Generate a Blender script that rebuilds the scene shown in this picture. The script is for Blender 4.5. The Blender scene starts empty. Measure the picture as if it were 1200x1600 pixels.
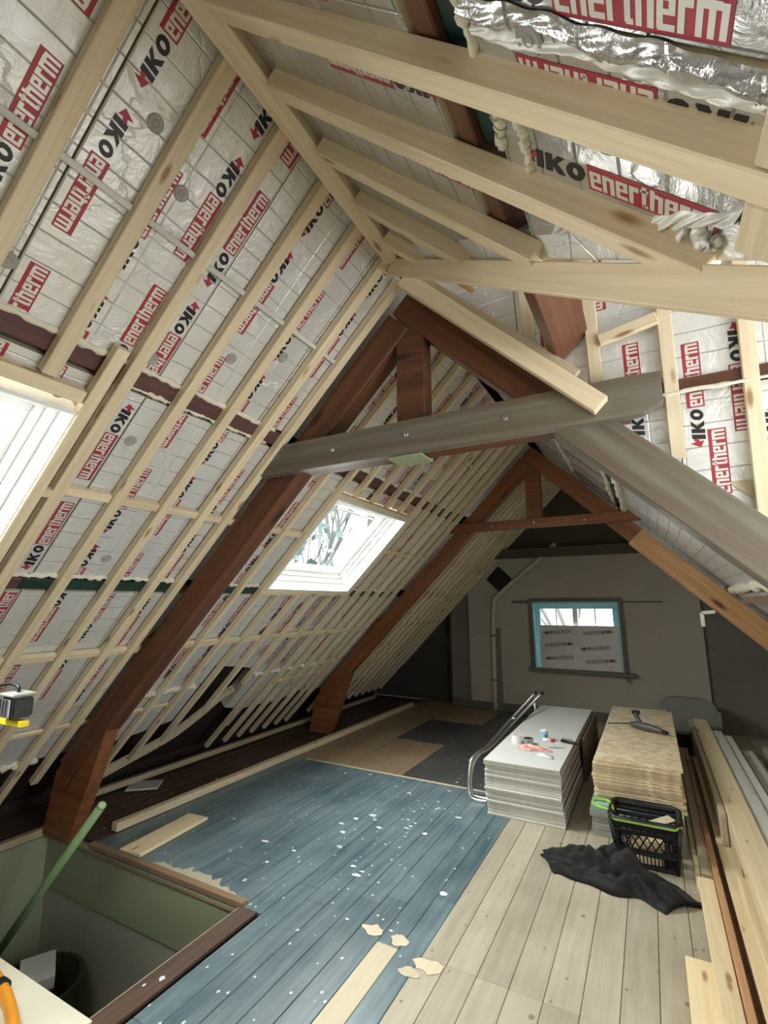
import bpy, bmesh, math, random
from mathutils import Vector, Matrix
random.seed(7)
C = bpy.context.scene.collection
scene = bpy.context.scene
R2 = math.sqrt(2)
# ---------------------------------------------------------------- camera
cd = bpy.data.cameras.new('camera'); cam = bpy.data.objects.new('camera', cd); C.objects.link(cam)
EYE = Vector((0, 0, 1.6))
yv = Vector((415, -140, -750)).normalized()          # world +Y seen in camera axes
zv = Vector((1, .003, 0)).cross(yv).normalized()
if zv.y < 0: zv = -zv
xv = yv.cross(zv)
cam.matrix_world = Matrix.Translation(EYE) @ Matrix((xv, yv, zv)).to_4x4()
cd.sensor_fit = 'VERTICAL'; cd.sensor_height = 36; cd.lens = 750 / 1600 * 36; cd.clip_start = .02; cd.clip_end = 200
scene.camera = cam
# ---------------------------------------------------------------- world, lights, exposure
w = bpy.data.worlds.new('sky'); scene.world = w; w.use_nodes = True
bg = w.node_tree.nodes['Background']; bg.inputs[0].default_value = (.90, .96, 1, 1); bg.inputs[1].default_value = 3.0
scene.view_settings.view_transform = 'Standard'; scene.view_settings.look = 'None'
scene.view_settings.exposure = 0.12; scene.view_settings.gamma = 1; scene.view_settings.use_curve_mapping = False
scene.cycles.max_bounces = 8; scene.cycles.diffuse_bounces = 5; scene.cycles.glossy_bounces = 4
def area(name, loc, direction, sx, sy, power, col):
    l = bpy.data.lights.new(name, 'AREA'); l.shape = 'RECTANGLE'; l.size = sx; l.size_y = sy; l.energy = power; l.color = col
    o = bpy.data.objects.new(name, l); C.objects.link(o)
    z = -Vector(direction).normalized(); x = Vector((0, 1, 0)).cross(z)
    if x.length < .1: x = Vector((1, 0, 0)).cross(z)
    x.normalize(); y = z.cross(x)
    o.matrix_world = Matrix.Translation(loc) @ Matrix((x, y, z)).transposed().to_4x4()
    return o
DAY = (1, .975, .93)
area('skylight_daylight', (-2.52, .42, 2.38), (1, 0, -1), .8, 1.1, 100, DAY)
area('skylight_daylight', (-2.52, 3.45, 2.38), (1, 0, -1), .8, 1.0, 95, DAY)
area('gable_daylight', (-.95, 7.66, 1.42), (0, -1, 0), .9, .3, 5, DAY)
area('added_rear_fill', (-.5, -1.54, 1.75), (0, 1, 0), .5, .45, 3, (1, .965, .9))  # added weak fill from behind the camera, no source seen there
area('dormer_daylight', (1.8, 1.15, 1.35), (-1, 0, .25), 1.4, 1.15, 62, (.95, .98, 1))

# ---------------------------------------------------------------- materials
def nt(name):
    m = bpy.data.materials.new(name); m.use_nodes = True
    t = m.node_tree; return m, t, t.nodes['Principled BSDF']
def N(t, k, **kw):
    n = t.nodes.new(k)
    for a, b in kw.items():
        if a in n.inputs: n.inputs[a].default_value = b
        else: setattr(n, a, b)
    return n
def ramp(t, stops):
    n = t.nodes.new('ShaderNodeValToRGB'); e = n.color_ramp.elements
    while len(e) < len(stops): e.new(.5)
    for i, (p, c) in enumerate(stops): e[i].position = p; e[i].color = (*c, 1) if len(c) == 3 else c
    return n
def coords(t, scale=(1, 1, 1), kind='Object'):
    tc = N(t, 'ShaderNodeTexCoord'); mp = N(t, 'ShaderNodeMapping'); mp.inputs['Scale'].default_value = scale
    t.links.new(tc.outputs[kind], mp.inputs[0]); return mp
def wood(name, c1, c2, knot=(.2, .1, .04), rough=.6, gscale=1, world=False, vari=.12, knots=True, bump=.15):
    m, t, p = nt(name); L = t.links.new
    info = N(t, 'ShaderNodeObjectInfo')
    tc = N(t, 'ShaderNodeTexCoord'); add = N(t, 'ShaderNodeVectorMath', operation='ADD')
    sc = N(t, 'ShaderNodeVectorMath', operation='SCALE'); sc.inputs[3].default_value = 7
    cmb = N(t, 'ShaderNodeCombineXYZ'); L(info.outputs['Random'], cmb.inputs[0]); L(info.outputs['Random'], cmb.inputs[1]); L(cmb.outputs[0], sc.inputs[0])
    L(tc.outputs['Object'], add.inputs[0]); L(sc.outputs[0], add.inputs[1])
    mp = N(t, 'ShaderNodeMapping'); mp.inputs['Scale'].default_value = (1.2*gscale, 26*gscale, 26*gscale); L(add.outputs[0], mp.inputs[0])
    n1 = N(t, 'ShaderNodeTexNoise', Scale=1.6, Detail=5, Roughness=.6, Distortion=.6); L(mp.outputs[0], n1.inputs['Vector'])
    r = ramp(t, [(.3, c2), (.62, c1)]); L(n1.outputs[0], r.inputs[0]); col = r.outputs[0]
    if knots:
        mp2 = N(t, 'ShaderNodeMapping'); mp2.inputs['Scale'].default_value = (3.2*gscale, 11*gscale, 11*gscale); L(add.outputs[0], mp2.inputs[0])
        v = N(t, 'ShaderNodeTexVoronoi', Scale=1.0); L(mp2.outputs[0], v.inputs['Vector'])
        kr = ramp(t, [(.07, (1, 1, 1)), (.16, (0, 0, 0))]); L(v.outputs['Distance'], kr.inputs[0])
        mx = N(t, 'ShaderNodeMix', data_type='RGBA'); L(kr.outputs[0], mx.inputs[0]); L(col, mx.inputs[6]); mx.inputs[7].default_value = (*knot, 1); col = mx.outputs[2]
    hv = N(t, 'ShaderNodeHueSaturation'); mr = N(t, 'ShaderNodeMapRange'); mr.inputs[3].default_value = 1-vari; mr.inputs[4].default_value = 1+vari*.6
    L(info.outputs['Random'], mr.inputs[0]); L(mr.outputs[0], hv.inputs['Value']); L(col, hv.inputs['Color']); L(hv.outputs[0], p.inputs['Base Color'])
    b = N(t, 'ShaderNodeBump', Strength=bump, Distance=.004); L(n1.outputs[0], b.inputs['Height']); L(b.outputs[0], p.inputs['Normal'])
    p.inputs['Roughness'].default_value = rough
    return m
def plain(name, c, rough=.6, metal=0, nscale=0, vary=.12, bump=0, c2=None):
    m, t, p = nt(name); L = t.links.new
    p.inputs['Base Color'].default_value = (*c, 1); p.inputs['Roughness'].default_value = rough; p.inputs['Metallic'].default_value = metal
    if nscale:
        mp = coords(t); n = N(t, 'ShaderNodeTexNoise', Scale=nscale, Detail=5, Roughness=.6); L(mp.outputs[0], n.inputs['Vector'])
        lo = c2 or tuple(x*(1-vary*2) for x in c)
        r = ramp(t, [(.32, lo), (.65, c)]); L(n.outputs[0], r.inputs[0]); L(r.outputs[0], p.inputs['Base Color'])
        if bump:
            b = N(t, 'ShaderNodeBump', Strength=bump, Distance=.01); L(n.outputs[0], b.inputs['Height']); L(b.outputs[0], p.inputs['Normal'])
    return m
def foil_mat(name, base, metal, rough, wr, grid=True):
    m, t, p = nt(name); L = t.links.new
    tc = N(t, 'ShaderNodeTexCoord')
    mp = N(t, 'ShaderNodeMapping'); L(tc.outputs['Object'], mp.inputs[0])
    n = N(t, 'ShaderNodeTexNoise', Scale=9, Detail=6, Roughness=.62, Distortion=1.2); L(mp.outputs[0], n.inputs['Vector'])
    n2 = N(t, 'ShaderNodeTexNoise', Scale=2.2, Detail=3, Roughness=.5); L(mp.outputs[0], n2.inputs['Vector'])
    v = N(t, 'ShaderNodeTexVoronoi', feature='DISTANCE_TO_EDGE', Scale=3.2); 
    dn = N(t, 'ShaderNodeMix', data_type='VECTOR'); dn.inputs[0].default_value = .12; L(mp.outputs[0], dn.inputs[4]); L(n.outputs['Color'], dn.inputs[5]); L(dn.outputs[1], v.inputs['Vector'])
    cr = ramp(t, [(0, (0, 0, 0)), (.02, (1, 1, 1))]); L(v.outputs[0], cr.inputs[0])
    h = N(t, 'ShaderNodeMath', operation='MULTIPLY_ADD'); L(cr.outputs[0], h.inputs[0]); h.inputs[1].default_value = .22; L(n.outputs[0], h.inputs[2])
    hout = h.outputs[0]
    colr = ramp(t, [(.25, tuple(x*.86 for x in base)), (.75, base)]); L(n2.outputs[0], colr.inputs[0]); col = colr.outputs[0]
    if grid:   # pressed seams: every 85 mm down the slope, wobbling
        sx = N(t, 'ShaderNodeSeparateXYZ'); L(mp.outputs[0], sx.inputs[0])
        wob = N(t, 'ShaderNodeMath', operation='MULTIPLY_ADD'); L(n2.outputs[0], wob.inputs[0]); wob.inputs[1].default_value = .035; L(sx.outputs[0], wob.inputs[2])
        pp = N(t, 'ShaderNodeMath', operation='PINGPONG'); L(wob.outputs[0], pp.inputs[0]); pp.inputs[1].default_value = .047
        gr = ramp(t, [(0, (0, 0, 0)), (.0022, (1, 1, 1))]); L(pp.outputs[0], gr.inputs[0])
        pv = N(t, 'ShaderNodeMath', operation='PINGPONG'); L(sx.outputs[1], pv.inputs[0]); pv.inputs[1].default_value = .15
        gv = ramp(t, [(0, (.3, .3, .3)), (.0025, (1, 1, 1))]); L(pv.outputs[0], gv.inputs[0])
        mm = N(t, 'ShaderNodeMath', operation='MULTIPLY'); L(gr.outputs[0], mm.inputs[0]); L(gv.outputs[0], mm.inputs[1])
        h2 = N(t, 'ShaderNodeMath', operation='MULTIPLY_ADD'); L(mm.outputs[0], h2.inputs[0]); h2.inputs[1].default_value = .5; L(hout, h2.inputs[2]); hout = h2.outputs[0]
        # seam lines darkened in the colour, broken up by noise
        mk = N(t, 'ShaderNodeMath', operation='GREATER_THAN'); L(n2.outputs[0], mk.inputs[0]); mk.inputs[1].default_value = .50
        inv = N(t, 'ShaderNodeMath', operation='SUBTRACT'); inv.inputs[0].default_value = 1; L(mm.outputs[0], inv.inputs[1])
        mf0 = N(t, 'ShaderNodeMath', operation='MULTIPLY'); L(mk.outputs[0], mf0.inputs[0]); L(inv.outputs[0], mf0.inputs[1])
        mf = N(t, 'ShaderNodeMath', operation='MULTIPLY'); L(mf0.outputs[0], mf.inputs[0]); mf.inputs[1].default_value = .62
        mx = N(t, 'ShaderNodeMix', data_type='RGBA'); L(mf.outputs[0], mx.inputs[0]); L(col, mx.inputs[6]); mx.inputs[7].default_value = tuple(x*.35 for x in base)+(1,); col = mx.outputs[2]
    L(col, p.inputs['Base Color'])
    b = N(t, 'ShaderNodeBump', Strength=wr, Distance=.012); L(hout, b.inputs['Height']); L(b.outputs[0], p.inputs['Normal'])
    p.inputs['Metallic'].default_value = metal; p.inputs['Roughness'].default_value = rough
    return m
PINE = wood('pine', (.78, .66, .46), (.66, .53, .34), knot=(.34, .2, .09), rough=.55)
PINEG = wood('greyed_pine', (.52, .43, .30), (.40, .32, .21), knot=(.26, .16, .08))
LUMB = wood('fresh_plank', (.88, .74, .48), (.78, .61, .37), knot=(.42, .26, .12), rough=.5, vari=.15)
PALEP = wood('pale_plank', (.70, .69, .63), (.58, .56, .50), knot=(.4, .36, .3), rough=.45)
REDP = wood('red_plank', (.56, .32, .17), (.40, .21, .10))
BRTRIM = wood('brown_trim', (.27, .18, .11), (.17, .105, .06), knots=False)
STAIN = wood('stained_beam', (.155, .058, .026), (.075, .028, .013), knot=(.03, .012, .006), rough=.42, gscale=.5, vari=.04)
STAIN2 = wood('orange_brown_beam', (.27, .105, .04), (.15, .052, .02), knot=(.05, .02, .01), rough=.5, gscale=.5, vari=.04)
STAINL = wood('worn_stained_beam', (.60, .35, .16), (.38, .18, .07), knot=(.1, .04, .02), rough=.5, gscale=.5)
PURP = wood('painted_purlin', (.13, .055, .05), (.08, .035, .032), rough=.5, gscale=.5, knots=False)
GREENP = wood('dark_green_paint', (.012, .045, .036), (.008, .028, .022), rough=.4, gscale=.5, knots=False)
GREYB = wood('grey_painted_beam', (.185, .175, .14), (.12, .085, .055), knot=(.17, .06, .03), rough=.36, gscale=.3, vari=.05)
DARKW = wood('dark_deck', (.035, .018, .013), (.015, .008, .006), rough=.8, knots=False)
FOIL = foil_mat('foil', (.80, .80, .78), .42, .38, .5)
FOILR = foil_mat('shiny_foil', (.66, .66, .655), .80, .27, .45)
FOILF = foil_mat('lit_far_foil', (.88, .89, .90), .5, .34, .9)  # lighter copy of the right foil, skylight reflection put into its colour
FOAM = plain('foam', (.78, .73, .60), .9, nscale=14, vary=.1, bump=.6)
PIR = plain('panel_core', (.62, .55, .38), .9, nscale=8)
INKK = plain('black_ink', (.012, .012, .016), .4)
INKR = plain('red_ink', (.36, .035, .05), .45, .1)
INKS = plain('silver_letter', (.72, .70, .66), .4, .3)
INKG = plain('grey_ink', (.22, .22, .22), .5)
DISC = plain('grey_plastic_disc', (.34, .33, .30), .5)
WALLB = plain('beige_plaster', (.52, .48, .40), .9, nscale=2.2, vary=.05, bump=.1)
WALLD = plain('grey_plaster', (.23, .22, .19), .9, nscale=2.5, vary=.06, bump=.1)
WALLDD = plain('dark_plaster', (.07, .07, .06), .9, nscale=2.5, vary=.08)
WALLU = plain('dark_gable_boards', (.11, .095, .07), .8, nscale=3)
SAGE = plain('sage_paint', (.30, .34, .22), .6, nscale=2, vary=.04)
SAGEL = plain('pale_plaster', (.43, .43, .36), .7, nscale=1.5, vary=.04)
WHITE = plain('white_paint', (.85, .86, .85), .35)
BLUEW = plain('light_blue_paint', (.46, .80, .88), .45, nscale=4, vary=.05)
GREYT = plain('grey_green_trim', (.15, .16, .135), .5, nscale=6, vary=.1)
BLACK = plain('black_plastic', (.006, .006, .0065), .45)
BLACKC = plain('black_cloth', (.0035, .004, .005), .75, nscale=30, vary=.2, bump=.2)
LIME = plain('lime_plastic', (.30, .52, .10), .4)
CHROME = plain('chrome', (.82, .82, .82), .26, 1)
STEEL = plain('brushed_steel', (.45, .46, .47), .35, .9)
GYPS = plain('gypsum_face', (.72, .73, .71), .7, nscale=2, vary=.02)
GYPE = plain('gypsum_edge', (.54, .515, .43), .8, nscale=12, vary=.1)
BROWNP = plain('brown_paper', (.19, .13, .085), .8, nscale=9, vary=.1)
TEAL = plain('teal_board', (.30, .58, .50), .6)
GREYBD = plain('grey_board', (.42, .43, .38), .7, nscale=10)
YEL = plain('yellow_metal', (.85, .62, .03), .4)
ORANGE = plain('orange_plastic', (.85, .34, .03), .4)
GREENPOLE = plain('green_pole_paint', (.26, .42, .20), .45, nscale=8, vary=.05)
PINK = plain('pink_plastic', (.65, .22, .19), .4, nscale=30, c2=(.8, .6, .55))
REDC = plain('red_cap', (.5, .03, .03), .4)
OLIVE = plain('olive_tub', (.035, .045, .02), .6)
DRED = plain('dark_red_band', (.13, .02, .03), .4)
TOOLG = plain('dark_tool_plastic', (.09, .085, .085), .45)
GREYPL = plain('grey_plastic', (.25, .255, .235), .5)
BEIGEW = plain('cream_board', (.80, .78, .64), .5, nscale=3, vary=.04)
PIPE = plain('grey_cream_pipe', (.62, .58, .47), .5)
LEAF = plain('leaf', (.42, .55, .53), .8)
BARK = plain('bark', (.42, .42, .41), .9)
def glass_mat():
    m, t, p = nt('window_glass'); L = t.links.new
    tr = N(t, 'ShaderNodeBsdfTransparent'); tr.inputs[0].default_value = (.97, .99, .98, 1)
    gl = N(t, 'ShaderNodeBsdfGlossy', Roughness=.03); lw = N(t, 'ShaderNodeLayerWeight', Blend=.5)
    pw = N(t, 'ShaderNodeMath', operation='POWER'); L(lw.outputs['Facing'], pw.inputs[0]); pw.inputs[1].default_value = 5
    fr = N(t, 'ShaderNodeMath', operation='MULTIPLY_ADD'); L(pw.outputs[0], fr.inputs[0]); fr.inputs[1].default_value = .5; fr.inputs[2].default_value = .04
    mx = N(t, 'ShaderNodeMixShader'); L(fr.outputs[0], mx.inputs[0]); L(tr.outputs[0], mx.inputs[1]); L(gl.outputs[0], mx.inputs[2])
    L(mx.outputs[0], t.nodes['Material Output'].inputs[0]); return m
GLASS = glass_mat()
def osb_mat():
    m, t, p = nt('osb_face'); L = t.links.new
    mp = coords(t, (9, 11, 9)); v = N(t, 'ShaderNodeTexVoronoi', Scale=2.6); L(mp.outputs[0], v.inputs['Vector'])
    r = ramp(t, [(0, (.60, .48, .29)), (.5, (.74, .61, .40)), (1, (.84, .73, .53))]); sp = N(t, 'ShaderNodeSeparateColor'); L(v.outputs['Color'], sp.inputs[0]); L(sp.outputs[0], r.inputs[0])
    L(r.outputs[0], p.inputs['Base Color']); p.inputs['Roughness'].default_value = .6; return m
OSB = osb_mat()
OSBE = plain('osb_edge', (.68, .54, .34), .8, nscale=22, vary=.25)
def floor_mat(name, c1, c2, spat, speck=(.62, .68, .68), rough=.33, wear=None):
    m, t, p = nt(name); L = t.links.new
    geo = N(t, 'ShaderNodeNewGeometry')
    n1 = N(t, 'ShaderNodeTexNoise', Scale=1.5, Detail=7, Roughness=.62); L(geo.outputs['Position'], n1.inputs['Vector'])
    mpg = N(t, 'ShaderNodeMapping'); mpg.inputs['Scale'].default_value = (16, 1.1, 1); L(geo.outputs['Position'], mpg.inputs[0])
    n2 = N(t, 'ShaderNodeTexNoise', Scale=2, Detail=5, Roughness=.6); L(mpg.outputs[0], n2.inputs['Vector'])
    ad = N(t, 'ShaderNodeMath', operation='MULTIPLY_ADD'); L(n2.outputs[0], ad.inputs[0]); ad.inputs[1].default_value = .45; 
    s = N(t, 'ShaderNodeMath', operation='MULTIPLY'); L(n1.outputs[0], s.inputs[0]); s.inputs[1].default_value = .55; L(s.outputs[0], ad.inputs[2])
    r = ramp(t, [(.36, c2), (.62, c1)]); L(ad.outputs[0], r.inputs[0]); col = r.outputs[0]
    info = N(t, 'ShaderNodeObjectInfo'); hv = N(t, 'ShaderNodeHueSaturation'); mr = N(t, 'ShaderNodeMapRange'); mr.inputs[3].default_value = .86; mr.inputs[4].default_value = 1.08
    L(info.outputs['Random'], mr.inputs[0]); L(mr.outputs[0], hv.inputs['Value']); L(col, hv.inputs['Color']); col = hv.outputs[0]
    for sc_, thr, dens in ((9, .10, .50), (26, .16, .52)):   # dropped filler and paint spots
        v = N(t, 'ShaderNodeTexVoronoi', Scale=sc_); 
        mpv = N(t, 'ShaderNodeMapping'); mpv.inputs['Scale'].default_value = (1, .75, 1); mpv.inputs['Location'].default_value = (sc_, 3, 0); L(geo.outputs['Position'], mpv.inputs[0]); L(mpv.outputs[0], v.inputs['Vector'])
        n3 = N(t, 'ShaderNodeTexNoise', Scale=55, Detail=2); L(geo.outputs['Position'], n3.inputs['Vector'])
        dd = N(t, 'ShaderNodeMath', operation='MULTIPLY_ADD'); L(n3.outputs[0], dd.inputs[0]); dd.inputs[1].default_value = .2; L(v.outputs['Distance'], dd.inputs[2])
        lt = N(t, 'ShaderNodeMath', operation='LESS_THAN'); L(dd.outputs[0], lt.inputs[0]); lt.inputs[1].default_value = thr+.1
        spc = N(t, 'ShaderNodeSeparateColor'); L(v.outputs['Color'], spc.inputs[0])
        g = N(t, 'ShaderNodeMath', operation='GREATER_THAN'); L(spc.outputs[0], g.inputs[0]); g.inputs[1].default_value = 1-spat
        ml = N(t, 'ShaderNodeMath', operation='MULTIPLY'); L(lt.outputs[0], ml.inputs[0]); L(g.outputs[0], ml.inputs[1])
        mx = N(t, 'ShaderNodeMix', data_type='RGBA'); L(ml.outputs[0], mx.inputs[0]); L(col, mx.inputs[6]); mx.inputs[7].default_value = (*speck, 1); col = mx.outputs[2]
    L(col, p.inputs['Base Color']); p.inputs['Roughness'].default_value = rough
    b = N(t, 'ShaderNodeBump', Strength=.2, Distance=.004); L(ad.outputs[0], b.inputs['Height']); L(b.outputs[0], p.inputs['Normal'])
    return m
BLUEF = floor_mat('blue_paint_floor', (.185, .245, .27), (.05, .10, .125), .24)
TANF = floor_mat('tan_floor', (.49, .44, .34), (.35, .305, .225), .12, speck=(.24, .2, .15), rough=.6)
PLYF = floor_mat('sheet_floor', (.36, .27, .17), (.24, .17, .10), .1, speck=(.5, .48, .4), rough=.6)
GREYF = floor_mat('dark_grey_floor', (.10, .10, .10), (.045, .045, .045), .2, rough=.45)
BROWNF = floor_mat('brown_floor', (.12, .07, .045), (.05, .028, .018), .05, rough=.7)
PALEF = floor_mat('new_floorboard', (.66, .58, .42), (.57, .49, .33), .0, rough=.5)

# ---------------------------------------------------------------- helpers
def mesh_obj(name, verts, faces, mat, parent=None, M=None, matidx=None, smooth=False):
    me = bpy.data.meshes.new(name); me.from_pydata([tuple(v) for v in verts], [], faces)
    for m in (mat if isinstance(mat, (list, tuple)) else [mat]): me.materials.append(m)
    if matidx: me.polygons.foreach_set('material_index', matidx)
    if smooth: me.polygons.foreach_set('use_smooth', [True]*len(me.polygons))
    bm = bmesh.new(); bm.from_mesh(me); bmesh.ops.recalc_face_normals(bm, faces=bm.faces); bm.to_mesh(me); bm.free()
    me.update(); o = bpy.data.objects.new(name, me); C.objects.link(o)
    if parent is not None:
        o.parent = parent
    if M is not None: o.matrix_basis = (parent_world(parent).inverted() @ M) if parent is not None else M
    return o
WORLD = {}
def parent_world(p):
    m = p.matrix_basis.copy() if p.parent is None else parent_world(p.parent) @ p.matrix_basis
    return m
def tag(o, label=None, cat=None, group=None, kind=None):
    if label: o['label'] = label
    if cat: o['category'] = cat
    if group: o['group'] = group
    if kind: o['kind'] = kind
    return o
def thing(name, label, cat, loc=(0, 0, 0), group=None):
    o = bpy.data.objects.new(name, None); C.objects.link(o); o.location = loc; o.empty_display_size = .1
    o.matrix_basis = Matrix.Translation(loc); return tag(o, label, cat, group)
def structure(name):
    o = bpy.data.objects.new(name, None); C.objects.link(o); o['kind'] = 'structure'; return o
BF = [(0, 1, 3, 2), (4, 6, 7, 5), (0, 4, 5, 1), (2, 3, 7, 6), (0, 2, 6, 4), (1, 5, 7, 3)]
def boxv(x0, x1, y0, y1, z0, z1):
    return [(x, y, z) for x in (x0, x1) for y in (y0, y1) for z in (z0, z1)]
def bevelled(name, x0, x1, y0, y1, z0, z1, mat, parent=None, M=None, b=.003, origin=None, seg=1):
    """box with small bevels, local origin at its centre unless M given"""
    if M is None:
        c = Vector(((x0+x1)/2, (y0+y1)/2, (z0+z1)/2)); M = Matrix.Translation(c)
        x0 -= c.x; x1 -= c.x; y0 -= c.y; y1 -= c.y; z0 -= c.z; z1 -= c.z
    bm = bmesh.new(); vs = [bm.verts.new(v) for v in boxv(x0, x1, y0, y1, z0, z1)]
    for f in BF: bm.faces.new([vs[i] for i in f])
    if b: bmesh.ops.bevel(bm, geom=bm.edges[:], offset=b, segments=seg, affect='EDGES')
    bmesh.ops.recalc_face_normals(bm, faces=bm.faces)
    me = bpy.data.meshes.new(name); bm.to_mesh(me); bm.free(); me.materials.append(mat)
    o = bpy.data.objects.new(name, me); C.objects.link(o)
    if parent is not None: o.parent = parent; o.matrix_basis = parent_world(parent).inverted() @ M
    else: o.matrix_basis = M
    return o
def beam(name, p0, p1, wd, ht, mat, parent=None, up=(0, 0, 1), b=.003, jitter=0):
    """timber whose axis (centre line) runs p0 -> p1; local X is along it; ht is measured along up"""
    p0 = Vector(p0); p1 = Vector(p1); x = (p1-p0); l = x.length; x.normalize()
    y = Vector(up).cross(x).normalized(); z = x.cross(y)
    M = Matrix.Translation((p0+p1)/2) @ Matrix((x, y, z)).transposed().to_4x4()
    return bevelled(name, -l/2, l/2, -wd/2, wd/2, -ht/2, ht/2, mat, parent, M, b)
def prism(name, poly, axis, a0, a1, mat, parent=None, b=0.0):
    """poly: 2-D points; axis 'y': points are (x,z)"""
    n = len(poly); f = {'y': lambda p, a: (p[0], a, p[1]), 'x': lambda p, a: (a, p[0], p[1]), 'z': lambda p, a: (p[0], p[1], a)}[axis]
    cx = sum(p[0] for p in poly)/n; cy = sum(p[1] for p in poly)/n; am = (a0+a1)/2
    c = Vector(f((cx, cy), am)); vs = [Vector(f(p, a0))-c for p in poly]+[Vector(f(p, a1))-c for p in poly]
    fs = [tuple(range(n)), tuple(range(2*n-1, n-1, -1))]+[(i, (i+1) % n, (i+1) % n+n, i+n) for i in range(n)]
    return mesh_obj(name, vs, fs, mat, parent, Matrix.Translation(c))
def tube_mesh(pts, rad, seg=10, caps=True, closed=False):
    pts = [Vector(p) for p in pts]; n = len(pts); vs = []; fs = []
    prev = None
    for i, p in enumerate(pts):
        if closed: d = pts[(i+1) % n]-pts[i-1]
        else: d = pts[min(i+1, n-1)]-pts[max(i-1, 0)]
        d.normalize()
        if prev is None:
            a = Vector((0, 0, 1)) if abs(d.z) < .9 else Vector((1, 0, 0)); u = d.cross(a).normalized()
        else: u = (prev-d*prev.dot(d)).normalized()
        prev = u; v = d.cross(u); r = rad[i] if isinstance(rad, (list, tuple)) else rad
        for k in range(seg):
            t = 2*math.pi*k/seg; vs.append(p+u*math.cos(t)*r+v*math.sin(t)*r)
    m = n if closed else n-1
    for i in range(m):
        for k in range(seg):
            a = i*seg+k; b_ = i*seg+(k+1) % seg; c = ((i+1) % n)*seg+(k+1) % seg; d_ = ((i+1) % n)*seg+k
            fs.append((a, b_, c, d_))
    if caps and not closed: fs.append(tuple(range(seg))[::-1]); fs.append(tuple(range((n-1)*seg, n*seg)))
    return vs, fs
def tube(name, pts, rad, mat, parent=None, seg=10, closed=False, smooth=True):
    vs, fs = tube_mesh(pts, rad, seg, True, closed); c = sum((Vector(p) for p in pts), Vector())/len(pts)
    return mesh_obj(name, [v-c for v in vs], fs, mat, parent, Matrix.Translation(c), smooth=smooth)
def smooth_path(pts, sub=4, closed=False):
    pts = [Vector(p) for p in pts]; out = []; n = len(pts)
    for i in range(n if closed else n-1):
        g = (lambda k: pts[k % n]) if closed else (lambda k: pts[max(0, min(n-1, k))])
        a, b_, c, d = g(i-1), g(i), g(i+1), g(i+2)
        for s in range(sub):
            t = s/sub; out.append(.5*((2*b_)+(-a+c)*t+(2*a-5*b_+4*c-d)*t*t+(-a+3*b_-3*c+d)*t*t*t))
    if not closed: out.append(pts[-1])
    return out
def lathe(name, prof, mat, parent=None, loc=(0, 0, 0), seg=20, M=None):
    vs = []; fs = []; n = len(prof)
    for r, z in prof:
        for k in range(seg): t = 2*math.pi*k/seg; vs.append((r*math.cos(t), r*math.sin(t), z))
    for i in range(n-1):
        for k in range(seg): fs.append((i*seg+k, i*seg+(k+1) % seg, (i+1)*seg+(k+1) % seg, (i+1)*seg+k))
    fs.append(tuple(range(seg))[::-1]); fs.append(tuple(range((n-1)*seg, n*seg)))
    return mesh_obj(name, vs, fs, mat, parent, M or Matrix.Translation(loc), smooth=False)
def foam(name, pts, r, parent, seg=7, amp=.5, sub=9, mat=None):
    path = smooth_path(pts, sub); rr = [r*(1+amp*(random.random()-.4)*1.6) for _ in path]
    path = smooth_path([p+Vector([random.uniform(-1, 1)*r*.35 for _ in range(3)]) for p in path], 2)
    rr = [rr[min(i//2, len(rr)-1)]*random.uniform(.85, 1.15) for i in range(len(path))]
    rr[0] *= .3; rr[-1] *= .3
    vs, fs = tube_mesh(path, rr, seg+2); k = seg+2
    vs = [v+Vector([random.gauss(0, r*.10) for _ in range(3)]) for v in vs]
    c = sum(path, Vector())/len(path); return mesh_obj(name, [v-c for v in vs], fs, mat or FOAM, parent, Matrix.Translation(c), smooth=True)

# slope frames: u down the slope from the ridge, v along +Y, w outward
class Slope:
    def __init__(s, side):
        s.side = side; s.o = Vector((-1, 0, 3.3)); s.U = Vector((side, 0, -1))/R2; s.V = Vector((0, 1, 0)); s.W = Vector((side, 0, 1))/R2
    def P(s, u, v, w=0): return s.o+s.U*u+s.V*v+s.W*w
LS = Slope(-1); RS = Slope(1)
def X2U(x, side): return (x+1)*side*R2
def slope_box(S, name, u0, u1, v0, v1, w0, w1, mat, parent, b=.003):
    """box on the slope; its local X is its longer side"""
    c = S.P((u0+u1)/2, (v0+v1)/2, (w0+w1)/2)
    if abs(u1-u0) >= abs(v1-v0): x, hx, y, hy = S.U, abs(u1-u0)/2, S.V, abs(v1-v0)/2
    else: x, hx, y, hy = S.V, abs(v1-v0)/2, S.U, abs(u1-u0)/2
    z = x.cross(y); M = Matrix.Translation(c) @ Matrix((x, y, z)).transposed().to_4x4(); hz = abs(w1-w0)/2
    return bevelled(name, -hx, hx, -hy, hy, -hz, hz, mat, parent, M, b)
def clip(poly, hp):
    a, b_, c = hp; out = []
    for i in range(len(poly)):
        p, q = poly[i], poly[(i+1) % len(poly)]; fp = a*p[0]+b_*p[1]-c; fq = a*q[0]+b_*q[1]-c
        if fp <= 0: out.append(p)
        if (fp < 0) != (fq < 0) and abs(fp-fq) > 1e-9:
            t = fp/(fp-fq); out.append((p[0]+(q[0]-p[0])*t, p[1]+(q[1]-p[1])*t))
    return out
class Plane:      # general frame, same interface
    def __init__(s, o, U, V, W): s.o = Vector(o); s.U = Vector(U).normalized(); s.V = Vector(V).normalized(); s.W = Vector(W).normalized()
    def P(s, u, v, w=0): return s.o+s.U*u+s.V*v+s.W*w
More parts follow.
